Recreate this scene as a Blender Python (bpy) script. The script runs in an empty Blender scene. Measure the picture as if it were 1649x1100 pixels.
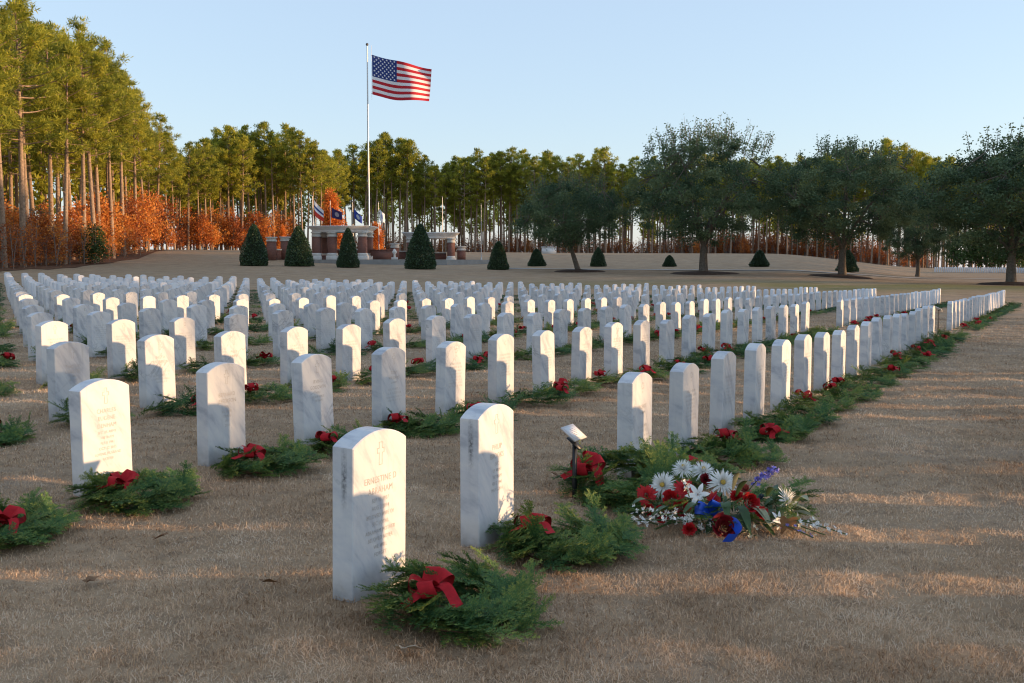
import bpy, math
import numpy as np
from mathutils import Vector, Matrix, Euler

R = np.random.RandomState
scene = bpy.context.scene
COL = scene.collection

# ------------------------------------------------------------------ camera, sky, sun, exposure
CAM_H = 1.2941
cam_d = bpy.data.cameras.new('camera')
cam_d.sensor_width = 36.0
cam_d.lens = 36.0 * 1602.2 / 1649.0
cam_d.clip_start = 0.05
cam_d.clip_end = 9000
cam = bpy.data.objects.new('camera', cam_d)
COL.objects.link(cam)
cam.location = (0, 0, CAM_H)
cam.rotation_euler = (math.radians(90) - 0.0747, 0, 0)
scene.camera = cam

SUN_EL = math.radians(4.4)
SUN_AZ = math.radians(90.0)      # measured from +Y towards +X
world = bpy.data.worlds.new('World')
scene.world = world
world.use_nodes = True
wn = world.node_tree.nodes
wl = world.node_tree.links
wn.clear()
wo = wn.new('ShaderNodeOutputWorld')
bg = wn.new('ShaderNodeBackground')
sky = wn.new('ShaderNodeTexSky')
sky.sky_type = 'NISHITA'
sky.sun_disc = False
sky.sun_elevation = SUN_EL
sky.sun_rotation = SUN_AZ
sky.altitude = 50
sky.air_density = 1.0
sky.dust_density = 0.6
sky.ozone_density = 1.6
bg.inputs['Strength'].default_value = 0.088
veil = wn.new('ShaderNodeMix')          # a thin even veil of pale blue added to the sky for more fill light
veil.data_type = 'RGBA'
veil.blend_type = 'ADD'
veil.inputs[0].default_value = 1.0
veil.inputs[7].default_value = (2.10, 2.60, 3.50, 1.0)
wl.new(sky.outputs[0], veil.inputs[6])
wl.new(veil.outputs[2], bg.inputs['Color'])
wl.new(bg.outputs[0], wo.inputs['Surface'])

sun_d = bpy.data.lights.new('sun', 'SUN')
sun_d.energy = 3.4
sun_d.angle = math.radians(0.5)
sun_d.color = (1.0, 0.63, 0.33)
sun = bpy.data.objects.new('sun', sun_d)
COL.objects.link(sun)
sd = Vector((math.sin(SUN_AZ) * math.cos(SUN_EL), math.cos(SUN_AZ) * math.cos(SUN_EL), math.sin(SUN_EL)))
sun.rotation_euler = sd.to_track_quat('Z', 'Y').to_euler()
sun.location = (60, 0, 40)

vs = scene.view_settings
vs.view_transform = 'Standard'
vs.look = 'None'
vs.gamma = 1.0
vs.use_curve_mapping = False
vs.exposure = 1.05

scene.cycles.filter_width = 1.15

# ------------------------------------------------------------------ helpers
def lin(r, g, b):
    f = lambda c: (c / 255.0 / 12.92) if c / 255.0 <= 0.04045 else ((c / 255.0 + 0.055) / 1.055) ** 2.4
    return (f(r), f(g), f(b), 1.0)

def C4(r, g, b):
    return (r, g, b, 1.0)

class NT:
    """small node-tree writer"""
    def __init__(self, name):
        self.m = bpy.data.materials.new(name)
        self.m.use_nodes = True
        self.t = self.m.node_tree
        self.t.nodes.clear()
        self.out = self.t.nodes.new('ShaderNodeOutputMaterial')
    def n(self, kind, **kw):
        x = self.t.nodes.new('ShaderNode' + kind)
        for k, v in kw.items():
            if k.startswith('i_'):
                x.inputs[k[2:].replace('_', ' ')].default_value = v
            else:
                setattr(x, k, v)
        return x
    def l(self, a, b):
        self.t.links.new(a, b)
    def noise(self, vec, scale, detail=4, rough=0.55):
        x = self.n('TexNoise')
        x.inputs['Scale'].default_value = scale
        x.inputs['Detail'].default_value = detail
        x.inputs['Roughness'].default_value = rough
        if vec is not None:
            self.l(vec, x.inputs['Vector'])
        return x.outputs['Fac']
    def ramp(self, fac, stops):
        x = self.n('ValToRGB')
        e = x.color_ramp.elements
        e[0].position, e[0].color = stops[0]
        e[1].position, e[1].color = stops[1]
        for p, c in stops[2:]:
            q = e.new(p)
            q.color = c
        self.l(fac, x.inputs['Fac'])
        return x.outputs['Color']
    def mix(self, fac, a, b, mode='MIX'):
        x = self.n('Mix', data_type='RGBA', blend_type=mode)
        for s, v in ((x.inputs[0], fac), (x.inputs[6], a), (x.inputs[7], b)):
            if hasattr(v, 'is_output'):
                self.l(v, s)
            else:
                s.default_value = v
        return x.outputs[2]
    def math(self, op, a, b=0.5, clamp=False):
        x = self.n('Math', operation=op, use_clamp=clamp)
        for s, v in ((x.inputs[0], a), (x.inputs[1], b)):
            if hasattr(v, 'is_output'):
                self.l(v, s)
            else:
                s.default_value = v
        return x.outputs[0]
    def objvec(self, rand=True):
        tc = self.n('TexCoord')
        if not rand:
            return tc.outputs['Object']
        oi = self.n('ObjectInfo')
        k = self.n('VectorMath', operation='SCALE')
        cx = self.n('CombineXYZ')
        self.l(oi.outputs['Random'], cx.inputs[0])
        self.l(self.math('MULTIPLY', oi.outputs['Random'], 7.3), cx.inputs[1])
        self.l(self.math('MULTIPLY', oi.outputs['Random'], 3.1), cx.inputs[2])
        self.l(cx.outputs[0], k.inputs[0])
        k.inputs['Scale'].default_value = 37.0
        a = self.n('VectorMath', operation='ADD')
        self.l(tc.outputs['Object'], a.inputs[0])
        self.l(k.outputs[0], a.inputs[1])
        self.rand = oi.outputs['Random']
        return a.outputs[0]
    def pbsdf(self, color, rough=0.7, bump=None, bump_s=0.3, bump_d=0.01, spec=0.3, metallic=0.0):
        p = self.n('BsdfPrincipled')
        p.inputs['Roughness'].default_value = rough
        p.inputs['Metallic'].default_value = metallic
        p.inputs['Specular IOR Level'].default_value = spec
        if hasattr(color, 'is_output'):
            self.l(color, p.inputs['Base Color'])
        else:
            p.inputs['Base Color'].default_value = color
        if bump is not None:
            b = self.n('Bump')
            b.inputs['Strength'].default_value = bump_s
            b.inputs['Distance'].default_value = bump_d
            self.l(bump, b.inputs['Height'])
            self.l(b.outputs[0], p.inputs['Normal'])
        return p
    def done(self, shader):
        self.l(shader.outputs[0], self.out.inputs['Surface'])
        return self.m

def plain(name, col, rough=0.7, spec=0.3, var=0.12, scale=14.0, metallic=0.0, bump=0.15, bd=0.004):
    t = NT(name)
    v = t.objvec()
    f = t.noise(v, scale, 5)
    c = t.ramp(f, [(0.3, C4(*[x * (1 - var) for x in col])), (0.7, C4(*[min(1, x * (1 + var)) for x in col]))])
    return t.done(t.pbsdf(c, rough, f, bump, bd, spec, metallic))

def foliage(name, stops, trans=0.3, tcol=None, rough=0.6, spec=0.25, objvar=0.25):
    """leaf material: colour from the per-face 'tint' attribute, a little from the object's random value"""
    t = NT(name)
    a = t.n('Attribute', attribute_name='tint')
    oi = t.n('ObjectInfo')
    f = t.math('ADD', a.outputs['Fac'], t.math('MULTIPLY', t.math('SUBTRACT', oi.outputs['Random'], 0.5), objvar), True)
    c = t.ramp(f, stops)
    p = t.pbsdf(c, rough, spec=spec)
    tr = t.n('BsdfTranslucent')
    t.l(c, tr.inputs['Color'])
    mx = t.n('MixShader')
    mx.inputs[0].default_value = trans
    t.l(p.outputs[0], mx.inputs[1])
    t.l(tr.outputs[0], mx.inputs[2])
    return t.done(mx)

def mesh_np(name, V, faces, mat=None, tint=None, smooth=False):
    """faces: list of integer arrays, each (m,3) or (m,4)"""
    me = bpy.data.meshes.new(name)
    V = np.ascontiguousarray(V, dtype=np.float32)
    faces = [np.asarray(f, dtype=np.int32) for f in faces if len(f)]
    nl = np.concatenate([np.full(len(f), f.shape[1], dtype=np.int32) for f in faces])
    loops = np.concatenate([f.ravel() for f in faces]).astype(np.int32)
    st = np.zeros(len(nl), dtype=np.int32)
    st[1:] = np.cumsum(nl)[:-1]
    me.vertices.add(len(V))
    me.vertices.foreach_set('co', V.ravel())
    me.loops.add(len(loops))
    me.loops.foreach_set('vertex_index', loops)
    me.polygons.add(len(nl))
    me.polygons.foreach_set('loop_start', st)
    me.polygons.foreach_set('loop_total', nl)
    if smooth:
        me.polygons.foreach_set('use_smooth', np.ones(len(nl), dtype=bool))
    if tint is not None:
        at = me.attributes.new('tint', 'FLOAT', 'FACE')
        at.data.foreach_set('value', np.ascontiguousarray(tint, dtype=np.float32))
    me.update(calc_edges=True)
    if mat:
        me.materials.append(mat)
    return me

class MB:
    """collects boxes, tubes, ribbons, polygons; build() makes one mesh"""
    def __init__(self):
        self.V, self.F, self.n, self.T = [], {3: [], 4: []}, 0, {3: [], 4: []}
    def add(self, V, F, tint=0.5):
        V = np.asarray(V, float)
        F = np.asarray(F, int)
        self.V.append(V)
        self.F[F.shape[1]].append(F + self.n)
        self.T[F.shape[1]].append(np.broadcast_to(np.asarray(tint, float), (len(F),)))
        self.n += len(V)
    def box(self, x0, x1, y0, y1, z0, z1, M=None, taper=0.0):
        a = taper
        V = np.array([(x0, y0, z0), (x1, y0, z0), (x1, y1, z0), (x0, y1, z0),
                      (x0 + a, y0 + a, z1), (x1 - a, y0 + a, z1), (x1 - a, y1 - a, z1), (x0 + a, y1 - a, z1)], float)
        if M is not None:
            V = V @ np.array(M.to_3x3()).T + np.array(M.translation)
        self.add(V, [(0, 3, 2, 1), (4, 5, 6, 7), (0, 1, 5, 4), (1, 2, 6, 5), (2, 3, 7, 6), (3, 0, 4, 7)])
    def tube(self, P, rad, seg=6, cap=True, tint=0.5):
        P = np.asarray(P, float)
        rad = np.broadcast_to(np.asarray(rad, float), (len(P),))
        T = np.gradient(P, axis=0)
        T /= np.linalg.norm(T, axis=1, keepdims=True) + 1e-12
        ref = np.where(np.abs(T[:, 2:3]) > 0.95, np.array([[1.0, 0, 0]]), np.array([[0, 0, 1.0]]))
        A = np.cross(T, ref)
        A /= np.linalg.norm(A, axis=1, keepdims=True) + 1e-12
        for i in range(1, len(P)):      # keep the frame from twisting
            if A[i] @ A[i - 1] < 0.2:
                q = A[i - 1] - T[i] * (A[i - 1] @ T[i])
                A[i] = q / (np.linalg.norm(q) + 1e-12)
        B = np.cross(T, A)
        an = np.linspace(0, 2 * np.pi, seg, endpoint=False)
        V = P[:, None, :] + rad[:, None, None] * (np.cos(an)[None, :, None] * A[:, None, :] + np.sin(an)[None, :, None] * B[:, None, :])
        V = V.reshape(-1, 3)
        i = np.arange(len(P) - 1)[:, None] * seg
        j = np.arange(seg)[None, :]
        k = (j + 1) % seg
        F = np.stack([i + j, i + seg + j, i + seg + k, i + k], -1).reshape(-1, 4)
        self.add(V, F, tint)
        if cap:
            for e in (0, len(P) - 1):
                c = np.vstack([P[e:e + 1], V[e * seg:(e + 1) * seg]])
                self.add(c, [(0, 1 + q, 1 + (q + 1) % seg) for q in range(seg)], tint)
    def ribbon(self, P, W, width, tint=0.5):
        P = np.asarray(P, float)
        W = np.broadcast_to(np.asarray(W, float), P.shape)
        width = np.broadcast_to(np.asarray(width, float), (len(P),))[:, None]
        V = np.empty((2 * len(P), 3))
        V[0::2] = P - W * width / 2
        V[1::2] = P + W * width / 2
        i = np.arange(len(P) - 1) * 2
        self.add(V, np.stack([i, i + 1, i + 3, i + 2], -1), tint)
    def lathe(self, prof, seg=12, c=(0, 0, 0), tint=0.5):
        prof = np.asarray(prof, float)
        an = np.linspace(0, 2 * np.pi, seg, endpoint=False)
        V = np.stack([prof[:, None, 0] * np.cos(an) + c[0], prof[:, None, 0] * np.sin(an) + c[1],
                      np.repeat(prof[:, 1:2], seg, 1) + c[2]], -1).reshape(-1, 3)
        i = np.arange(len(prof) - 1)[:, None] * seg
        j = np.arange(seg)[None, :]
        k = (j + 1) % seg
        self.add(V, np.stack([i + j, i + k, i + seg + k, i + seg + j], -1).reshape(-1, 4), tint)
    def mesh(self, name, mat=None, smooth=False, tint=False):
        V = np.concatenate(self.V)
        F = [np.concatenate(self.F[k]) for k in (3, 4) if self.F[k]]
        T = np.concatenate([np.concatenate(self.T[k]) for k in (3, 4) if self.T[k]]) if tint else None
        return mesh_np(name, V, F, mat, T, smooth)

def tag(o, label=None, cat=None, group=None, kind=None):
    if label: o['label'] = label
    if cat: o['category'] = cat
    if group: o['group'] = group
    if kind: o['kind'] = kind
    return o

def obj(name, mesh, parent=None, loc=None, rot=None, scale=None):
    o = bpy.data.objects.new(name, mesh)
    COL.objects.link(o)
    if parent is not None: o.parent = parent
    if loc is not None: o.location = loc
    if rot is not None: o.rotation_euler = rot
    if scale is not None: o.scale = scale if hasattr(scale, '__len__') else (scale,) * 3
    return o

def thing(name, label, cat, loc=(0, 0, 0), rotz=0.0, group=None, scale=1.0):
    return tag(obj(name, None, None, loc, (0, 0, rotz), scale), label, cat, group)

def unit(v):
    v = np.asarray(v, float)
    return v / (np.linalg.norm(v, axis=-1, keepdims=True) + 1e-12)

ORD = ['', 'first', 'second', 'third', 'fourth', 'fifth', 'sixth', 'seventh', 'eighth', 'ninth', 'tenth', 'eleventh', 'twelfth',
       'thirteenth', 'fourteenth', 'fifteenth', 'sixteenth', 'seventeenth', 'eighteenth', 'nineteenth', 'twentieth']
TENS = {20: 'twenty', 30: 'thirty', 40: 'forty', 50: 'fifty', 60: 'sixty', 70: 'seventy'}
TENTH = {20: 'twentieth', 30: 'thirtieth', 40: 'fortieth', 50: 'fiftieth', 60: 'sixtieth', 70: 'seventieth'}
def ordinal(n):
    if n <= 20: return ORD[n]
    t = n // 10 * 10
    return TENTH[t] if n == t else TENS[t] + '-' + ORD[n - t]

# ------------------------------------------------------------------ the lie of the land
OX, OY, ROW, STEP, SHIFT, YAW = 0.7399, 6.0622, 2.4136, 0.914, -0.2508, 0.5088
U = np.array([math.sin(YAW), math.cos(YAW)])        # along a row of headstones
W = np.array([-math.cos(YAW), math.sin(YAW)])       # from a row's front to the next row behind
ROWROT = math.atan2(U[1], U[0])

def sstep(a, b, x):
    t = np.clip((x - a) / (b - a), 0, 1)
    return t * t * (3 - 2 * t)

_NZ = R(4242).rand(257, 257)
def vnoise(x, y, sc, sx=0.0):
    """smooth value noise in 0..1, features about SC metres across"""
    x = np.asarray(x, float) / sc + 17.3 + sx
    y = np.asarray(y, float) / sc + 5.1 + sx * 1.7
    i, j = np.floor(x).astype(int), np.floor(y).astype(int)
    fx, fy = x - i, y - j
    fx, fy = fx * fx * (3 - 2 * fx), fy * fy * (3 - 2 * fy)
    i, j, i1, j1 = i % 257, j % 257, (i + 1) % 257, (j + 1) % 257
    return (_NZ[i, j] * (1 - fx) + _NZ[i1, j] * fx) * (1 - fy) + (_NZ[i, j1] * (1 - fx) + _NZ[i1, j1] * fx) * fy

def ground(x, y):
    x = np.asarray(x, float)
    y = np.asarray(y, float)
    z = -0.0064 * np.clip(x, -45, 45)
    u = ((x - OX) * U[0] + (y - OY) * U[1]) / STEP
    k = ((x - OX) * W[0] + (y - OY) * W[1]) / ROW
    z = z - 0.0048 * np.clip(u, 0, 46) * np.clip(1 - 0.11 * k, 0.15, 1)
    d = np.hypot(x, y)
    az = np.where(y > 1, x / np.maximum(y, 1), np.sign(x) * 5)
    px = 824.5 + 1602 * np.clip(az, -3, 3)
    rl = np.interp(d, [0, 45, 62, 80, 95, 105, 120, 135, 155, 200, 260, 400], [0, 0, .32, .85, 1.3, 1.72, 2.5, 3.15, 3.6, 3.7, 2.0, 0])
    rr = np.interp(d, [0, 45, 65, 90, 132, 160, 220, 400], [0, 0, .5, .62, .75, 1.5, 1.2, 0])
    w = sstep(1230, 1500, px)
    z = z + ((vnoise(x, y, .55) - .5) * .042 + (vnoise(x, y, .17, 3) - .5) * .024) * np.clip(1.6 - d / 22, 0, 1)
    return z + rl * (1 - w) + rr * w + 0.015 * np.sin(x * .9 + 1.3) * np.sin(y * .7) * np.clip(d / 10, 0, 1)

def gz(x, y):
    return float(ground(x, y))

_cp, _sp = math.cos(-0.0747), math.sin(-0.0747)
def at(px, d, py=None):
    """point at forward distance d under photo column px (on the ground, or at photo row py)"""
    if py is None:
        y = d
        x = (px - 824.5) / 1602.2 * d * _cp
        return np.array([x, y, gz(x, y)])
    v = np.array([(px - 824.5) / 1602.2, _cp - (-(py - 550) / 1602.2) * _sp, _sp + (-(py - 550) / 1602.2) * _cp])
    v = v / v[1] * d
    return np.array([v[0], v[1], v[2] + CAM_H])
def px_of(x, y, z):
    z = z - CAM_H
    dd = y * _cp + z * _sp
    return 824.5 + 1602.2 * x / dd, 550 - 1602.2 * (-y * _sp + z * _cp) / dd

# ------------------------------------------------------------------ materials
def ground_material():
    t = NT('dry_lawn')
    v = t.n('TexCoord').outputs['Object']
    big = t.noise(v, 0.09, 3)
    mid = t.noise(v, 0.9, 5)
    fine = t.noise(v, 45.0, 4, 0.7)
    c = t.ramp(mid, [(0.3, C4(.37, .245, .145)), (0.7, C4(.62, .435, .27))])
    c = t.mix(t.math('MULTIPLY', fine, 0.40), c, C4(.12, .088, .062))
    c = t.mix(t.ramp(t.noise(v, 7.0, 4, .65), [(0.48, C4(0, 0, 0)), (0.70, C4(.7, .7, .7))]), c, C4(.17, .12, .08))
    c = t.mix(t.ramp(t.noise(v, 0.45, 5, .7), [(0.52, C4(0, 0, 0)), (0.68, C4(.5, .5, .5))]), c, C4(.30, .24, .19))
    # greener turf where it stays damp under the oaks
    sx = t.n('SeparateXYZ')
    t.l(v, sx.inputs[0])
    g1 = t.math('SUBTRACT', 1.0, t.math('DIVIDE', t.math('ABSOLUTE', t.math('SUBTRACT', sx.outputs[1], 60.0)), 11.0), True)
    g2 = t.math('MULTIPLY', g1, t.ramp(t.noise(v, 0.13, 3), [(0.34, C4(0, 0, 0)), (0.52, C4(1, 1, 1))]))
    g3 = t.math('MULTIPLY', g2, t.math('ADD', t.math('MULTIPLY', sx.outputs[0], 0.035), 0.35, True), True)
    c = t.mix(t.math('MULTIPLY', g3, 0.9), c, C4(.175, .175, .045))
    c = t.mix(t.math('MULTIPLY', big, 0.35), c, C4(.27, .20, .13))
    return t.done(t.pbsdf(c, 0.95, fine, 0.7, 0.03, 0.1))
M_GROUND = ground_material()
M_BLADE = foliage('dry_grass', [(0.0, C4(.24, .145, .080)), (0.45, C4(.66, .455, .285)), (0.8, C4(.80, .60, .42)), (1.0, C4(.84, .70, .54))], 0.38, objvar=0.0, rough=0.7)

def marble(name, stain=False):
    t = NT(name)
    v = t.objvec()
    mp = t.n('Mapping')
    mp.vector_type = 'TEXTURE'
    mp.inputs['Rotation'].default_value = (0.3, 0.95, 0.2)
    mp.inputs['Scale'].default_value = (1.1, 1.0, .28)
    t.l(v, mp.inputs[0])
    veins = t.noise(mp.outputs[0], 3.6, 6, 0.62)
    c = t.ramp(veins, [(0.34, C4(.43, .45, .49)), (0.46, C4(.60, .61, .63)), (0.60, C4(.70, .695, .685))])
    # a few hard grey veins
    mp2 = t.n('Mapping')
    mp2.vector_type = 'TEXTURE'
    mp2.inputs['Rotation'].default_value = (0.2, -0.8, 0.3)
    mp2.inputs['Scale'].default_value = (1.3, 1.0, .4)
    t.l(v, mp2.inputs[0])
    hn = t.noise(mp2.outputs[0], 2.1, 5, 0.6)
    line = t.math('SUBTRACT', 1.0, t.math('MULTIPLY', t.math('ABSOLUTE', t.math('SUBTRACT', hn, 0.5)), 60.0), True)
    line = t.math('MULTIPLY', line, t.ramp(t.noise(v, 1.3, 2), [(0.5, C4(0, 0, 0)), (0.62, C4(1, 1, 1))]))
    c = t.mix(t.math('MULTIPLY', line, 0.6), c, C4(.22, .23, .25))
    blot = t.noise(v, 22.0, 5, 0.6)
    c = t.mix(t.ramp(blot, [(0.62, C4(0, 0, 0)), (0.8, C4(.35, .35, .35))]), c, C4(.45, .44, .42))
    # weathering: soil splash by the ground, a little grime trickling from the top edge
    tc = t.n('TexCoord').outputs['Object']
    sx = t.n('SeparateXYZ')
    t.l(tc, sx.inputs[0])
    low = t.math('SUBTRACT', 1.0, t.math('MULTIPLY', sx.outputs[2], 6.5), True)
    c = t.mix(t.math('MULTIPLY', t.math('MULTIPLY', low, blot), 1.0, True), c, C4(.28, .24, .18))
    mp3 = t.n('Mapping')
    mp3.inputs['Scale'].default_value = (30, 30, 2.2)
    t.l(v, mp3.inputs[0])
    drip = t.ramp(t.noise(mp3.outputs[0], 1.0, 4, .6), [(0.56, C4(0, 0, 0)), (0.75, C4(.4, .4, .4))])
    c = t.mix(t.math('MULTIPLY', drip, t.math('MULTIPLY', sx.outputs[2], 1.7, True)), c, C4(.36, .36, .36))
    if stain:
        # black algae streak under the shoulder of the end face
        w = t.math('SUBTRACT', 1.0, t.math('MULTIPLY', t.math('ABSOLUTE', t.math('ADD', sx.outputs[1], 0.008)), 62.0), True)
        h1 = t.math('SUBTRACT', 1.0, t.math('MULTIPLY', t.math('ABSOLUTE', t.math('SUBTRACT', sx.outputs[2], 0.49)), 8.0), True)
        e = t.math('LESS_THAN', sx.outputs[0], -0.1645)
        s = t.math('MULTIPLY', t.math('MULTIPLY', t.math('POWER', w, 0.6), t.math('POWER', h1, 0.7)), e)
        s = t.math('MULTIPLY', s, t.ramp(t.noise(tc, 60.0, 5, 0.75), [(0.38, C4(.15, .15, .15)), (0.6, C4(1, 1, 1))]))
        c = t.mix(t.math('MULTIPLY', s, 0.9), c, C4(.03, .03, .035))
    tone = t.math('ADD', .86, t.math('MULTIPLY', t.rand, .17))
    cx = t.n('CombineXYZ')
    for q in range(3): t.l(tone, cx.inputs[q])
    c = t.mix(1.0, c, cx.outputs[0], 'MULTIPLY')
    hh = t.noise(v, 160.0, 3)
    return t.done(t.pbsdf(c, 0.62, hh, 0.12, 0.002, 0.35))
M_MARBLE = marble('white_marble')
M_STAINED = marble('stained_marble', True)
M_CARVED = plain('carved_letter', (.46, .43, .40), 0.9, 0.1, 0.25, 60)
M_NEEDLE = foliage('fir_needles', [(0.0, C4(.026, .070, .028)), (0.35, C4(.052, .130, .044)), (0.65, C4(.115, .200, .048)), (1.0, C4(.27, .29, .062))], 0.25, objvar=0.42)
M_TWIG = plain('brown_twig', (.11, .065, .035), 0.85)
M_RED = plain('red_velvet', (.40, .012, .018), 0.75, 0.2, 0.2, 40)
M_PINE = foliage('pine_needles', [(0.0, C4(.110, .140, .026)), (0.5, C4(.32, .335, .042)), (1.0, C4(.54, .49, .060))], 0.45, objvar=0.35)
M_BARK = plain('pine_bark', (.30, .215, .155), 0.9, 0.1, 0.35, 6.0, bump=0.6, bd=0.05)
M_OAKBARK = plain('oak_bark', (.15, .125, .10), 0.9, 0.1, 0.3, 8.0, bump=0.6, bd=0.04)
M_OAK = foliage('oak_leaves', [(0.0, C4(.042, .080, .042)), (0.5, C4(.095, .150, .074)), (1.0, C4(.18, .235, .110))], 0.3, objvar=0.2)
M_HOLLY = foliage('holly_leaves', [(0.0, C4(.028, .056, .028)), (0.5, C4(.050, .095, .042)), (1.0, C4(.090, .145, .058))], 0.12, rough=0.4, spec=0.5, objvar=0.2)
M_RUST = foliage('rust_leaves', [(0.0, C4(.22, .072, .034)), (0.5, C4(.56, .165, .036)), (1.0, C4(.70, .31, .07))], 0.4, objvar=0.85)
M_GREEN = foliage('green_leaves', [(0.0, C4(.03, .06, .02)), (0.5, C4(.06, .11, .03)), (1.0, C4(.11, .16, .05))], 0.3, objvar=0.2)
M_SAPBARK = plain('grey_twig', (.22, .18, .15), 0.9)

# ------------------------------------------------------------------ ground, forest floor, path
def build_ground():
    rad = np.concatenate([np.linspace(0.4, 9, 110), np.geomspace(9.12, 30, 90), np.geomspace(30.5, 420, 110), np.geomspace(460, 6000, 18)])
    an = np.concatenate([np.linspace(math.radians(56), math.radians(124), 330, endpoint=False), np.linspace(math.radians(124), math.radians(416), 180, endpoint=False)])
    na = len(an)
    X = rad[:, None] * np.cos(an)[None]
    Y = rad[:, None] * np.sin(an)[None]
    V = np.stack([X, Y, ground(X, Y)], -1).reshape(-1, 3)
    V = np.vstack([V, [[0, 0, gz(0, 0)]]])
    i = np.arange(len(rad) - 1)[:, None] * na
    j = np.arange(na)[None]
    k = (j + 1) % na
    F = np.stack([i + j, i + na + j, i + na + k, i + k], -1).reshape(-1, 4)
    c = len(V) - 1
    T = np.array([(c, q, (q + 1) % na) for q in range(na)])
    tag(obj('ground', mesh_np('ground', V, [T, F], M_GROUND, smooth=True)), kind='structure')
build_ground()

EDGE = np.array([(-260, 66), (-60, 72), (30, 80), (150, 93), (230, 115), (290, 150), (400, 163), (520, 166), (560, 188), (700, 192), (1000, 194),
                 (1300, 196), (1500, 185), (1700, 168), (2100, 150)], float)
def edge_d(px):
    return np.interp(px, EDGE[:, 0], EDGE[:, 1])

def floor_mat():
    t = NT('leaf_litter')
    v = t.n('TexCoord').outputs['Object']
    c = t.ramp(t.noise(v, 1.4, 6, 0.7), [(0.3, C4(.085, .045, .028)), (0.55, C4(.17, .085, .048)), (0.75, C4(.24, .15, .09))])
    return t.done(t.pbsdf(c, 0.95, t.noise(v, 7, 5, .7), 0.8, 0.08, 0.1))
def build_floor():
    pxs = np.linspace(-255, 2050, 160)
    offs = np.array([-9, -6, -3, 0, 5, 12, 22, 36, 55, 75])
    V = []
    rg = R(5)
    for p in pxs:
        j = 1.6 * math.sin(p * .05) + 1.2 * math.sin(p * .13 + 1) + rg.uniform(-.5, .5)
        wd = 1.0 if p < 230 else max(0.35, 1 - (p - 230) / 120)
        for o in offs:
            d = edge_d(p) + (o * wd if o < 0 else o) + (j if o < 5 else 0)
            q = at(p, d)
            V.append((q[0], q[1], q[2] + 0.03))
    n, m = len(pxs), len(offs)
    F = [(i * m + j, (i + 1) * m + j, (i + 1) * m + j + 1, i * m + j + 1) for i in range(n - 1) for j in range(m - 1)]
    tag(obj('forest_floor', mesh_np('forest_floor', np.array(V), [np.array(F)], floor_mat(), smooth=True)), kind='structure')
build_floor()

def build_path():
    V = []
    pxs = np.linspace(800, 1760, 120)
    for p in pxs:
        d = 90 - 3 * math.sin((p - 800) / 960 * math.pi)
        for o in (0, 1.5):
            q = at(p, d + o)
            V.append((q[0], q[1], q[2] + 0.05))
    F = [(2 * i, 2 * i + 2, 2 * i + 3, 2 * i + 1) for i in range(len(pxs) - 1)]
    tag(obj('path', mesh_np('path', np.array(V), [np.array(F)], plain('pale_concrete', (.42, .39, .35), 0.9), smooth=True)), kind='structure')
build_path()

# ------------------------------------------------------------------ headstones
SW, ST, SH, SAG = 0.330, 0.102, 0.605, 0.050
def stone_profile(n=14):
    r = (SW * SW / 4 + SAG * SAG) / (2 * SAG)
    a0 = math.asin(SW / 2 / r)
    a = np.linspace(-a0, a0, n)
    xs = r * np.sin(a)
    zs = SH + SAG - r + r * np.cos(a)
    P = [(-SW / 2, -0.12)] + list(zip(xs, zs)) + [(SW / 2, -0.12)]
    return np.array(P)
def stone_mesh(name, mat):
    P = stone_profile()
    n = len(P)
    c = np.array([0, 0.25])
    b = 0.004
    # shrink the outline a little for the chamfer
    Q = P.copy()
    Q[:, 0] *= (SW / 2 - b) / (SW / 2)
    Q[1:-1, 1] -= b
    h = ST / 2
    rings = [np.c_[Q[:, 0], np.full(n, -h), Q[:, 1]], np.c_[P[:, 0], np.full(n, -h + b), P[:, 1]],
             np.c_[P[:, 0], np.full(n, h - b), P[:, 1]], np.c_[Q[:, 0], np.full(n, h), Q[:, 1]]]
    V = np.vstack(rings)
    F = []
    for r in range(3):
        for i in range(n - 1):
            F.append((r * n + i, r * n + n + i, r * n + n + i + 1, r * n + i + 1))
    me = bpy.data.meshes.new(name)
    faces = [list(f)[::-1] for f in F] + [list(range(n))[::1], list(range(3 * n, 4 * n))[::-1]]
    me.from_pydata([tuple(v) for v in V], [], faces)
    me.update()
    import bmesh
    bm = bmesh.new()
    bm.from_mesh(me)
    bmesh.ops.recalc_face_normals(bm, faces=bm.faces)
    bm.to_mesh(me)
    bm.free()
    me.materials.append(mat)
    return me
ME_STONE = stone_mesh('headstone', M_MARBLE)
ME_STONE_STAINED = stone_mesh('headstone_stained', M_STAINED)

def stone_xy(k, i):
    u = i + SHIFT * k
    return np.array([OX, OY]) + U * (u * STEP + SW / 2) + W * (k * ROW + ST / 2)

# carved writing -----------------------------------------------------------
def text_geo(body, size, squeeze=0.8, offset=0.0):
    cu = bpy.data.curves.new('text', 'FONT')
    cu.body = body
    cu.size = size
    cu.align_x = 'CENTER'
    cu.offset = offset
    cu.space_character = 1.08
    cu.resolution_u = 3
    o = bpy.data.objects.new('text', cu)
    COL.objects.link(o)
    dg = bpy.context.evaluated_depsgraph_get()
    me = bpy.data.meshes.new_from_object(o.evaluated_get(dg))
    V = np.empty(len(me.vertices) * 3, dtype=np.float32)
    me.vertices.foreach_get('co', V)
    V = V.reshape(-1, 3).astype(float)
    V[:, 0] *= squeeze
    F = [tuple(p.vertices) for p in me.polygons]
    bpy.data.objects.remove(o)
    bpy.data.curves.remove(cu)
    bpy.data.meshes.remove(me)
    return V, F

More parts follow.
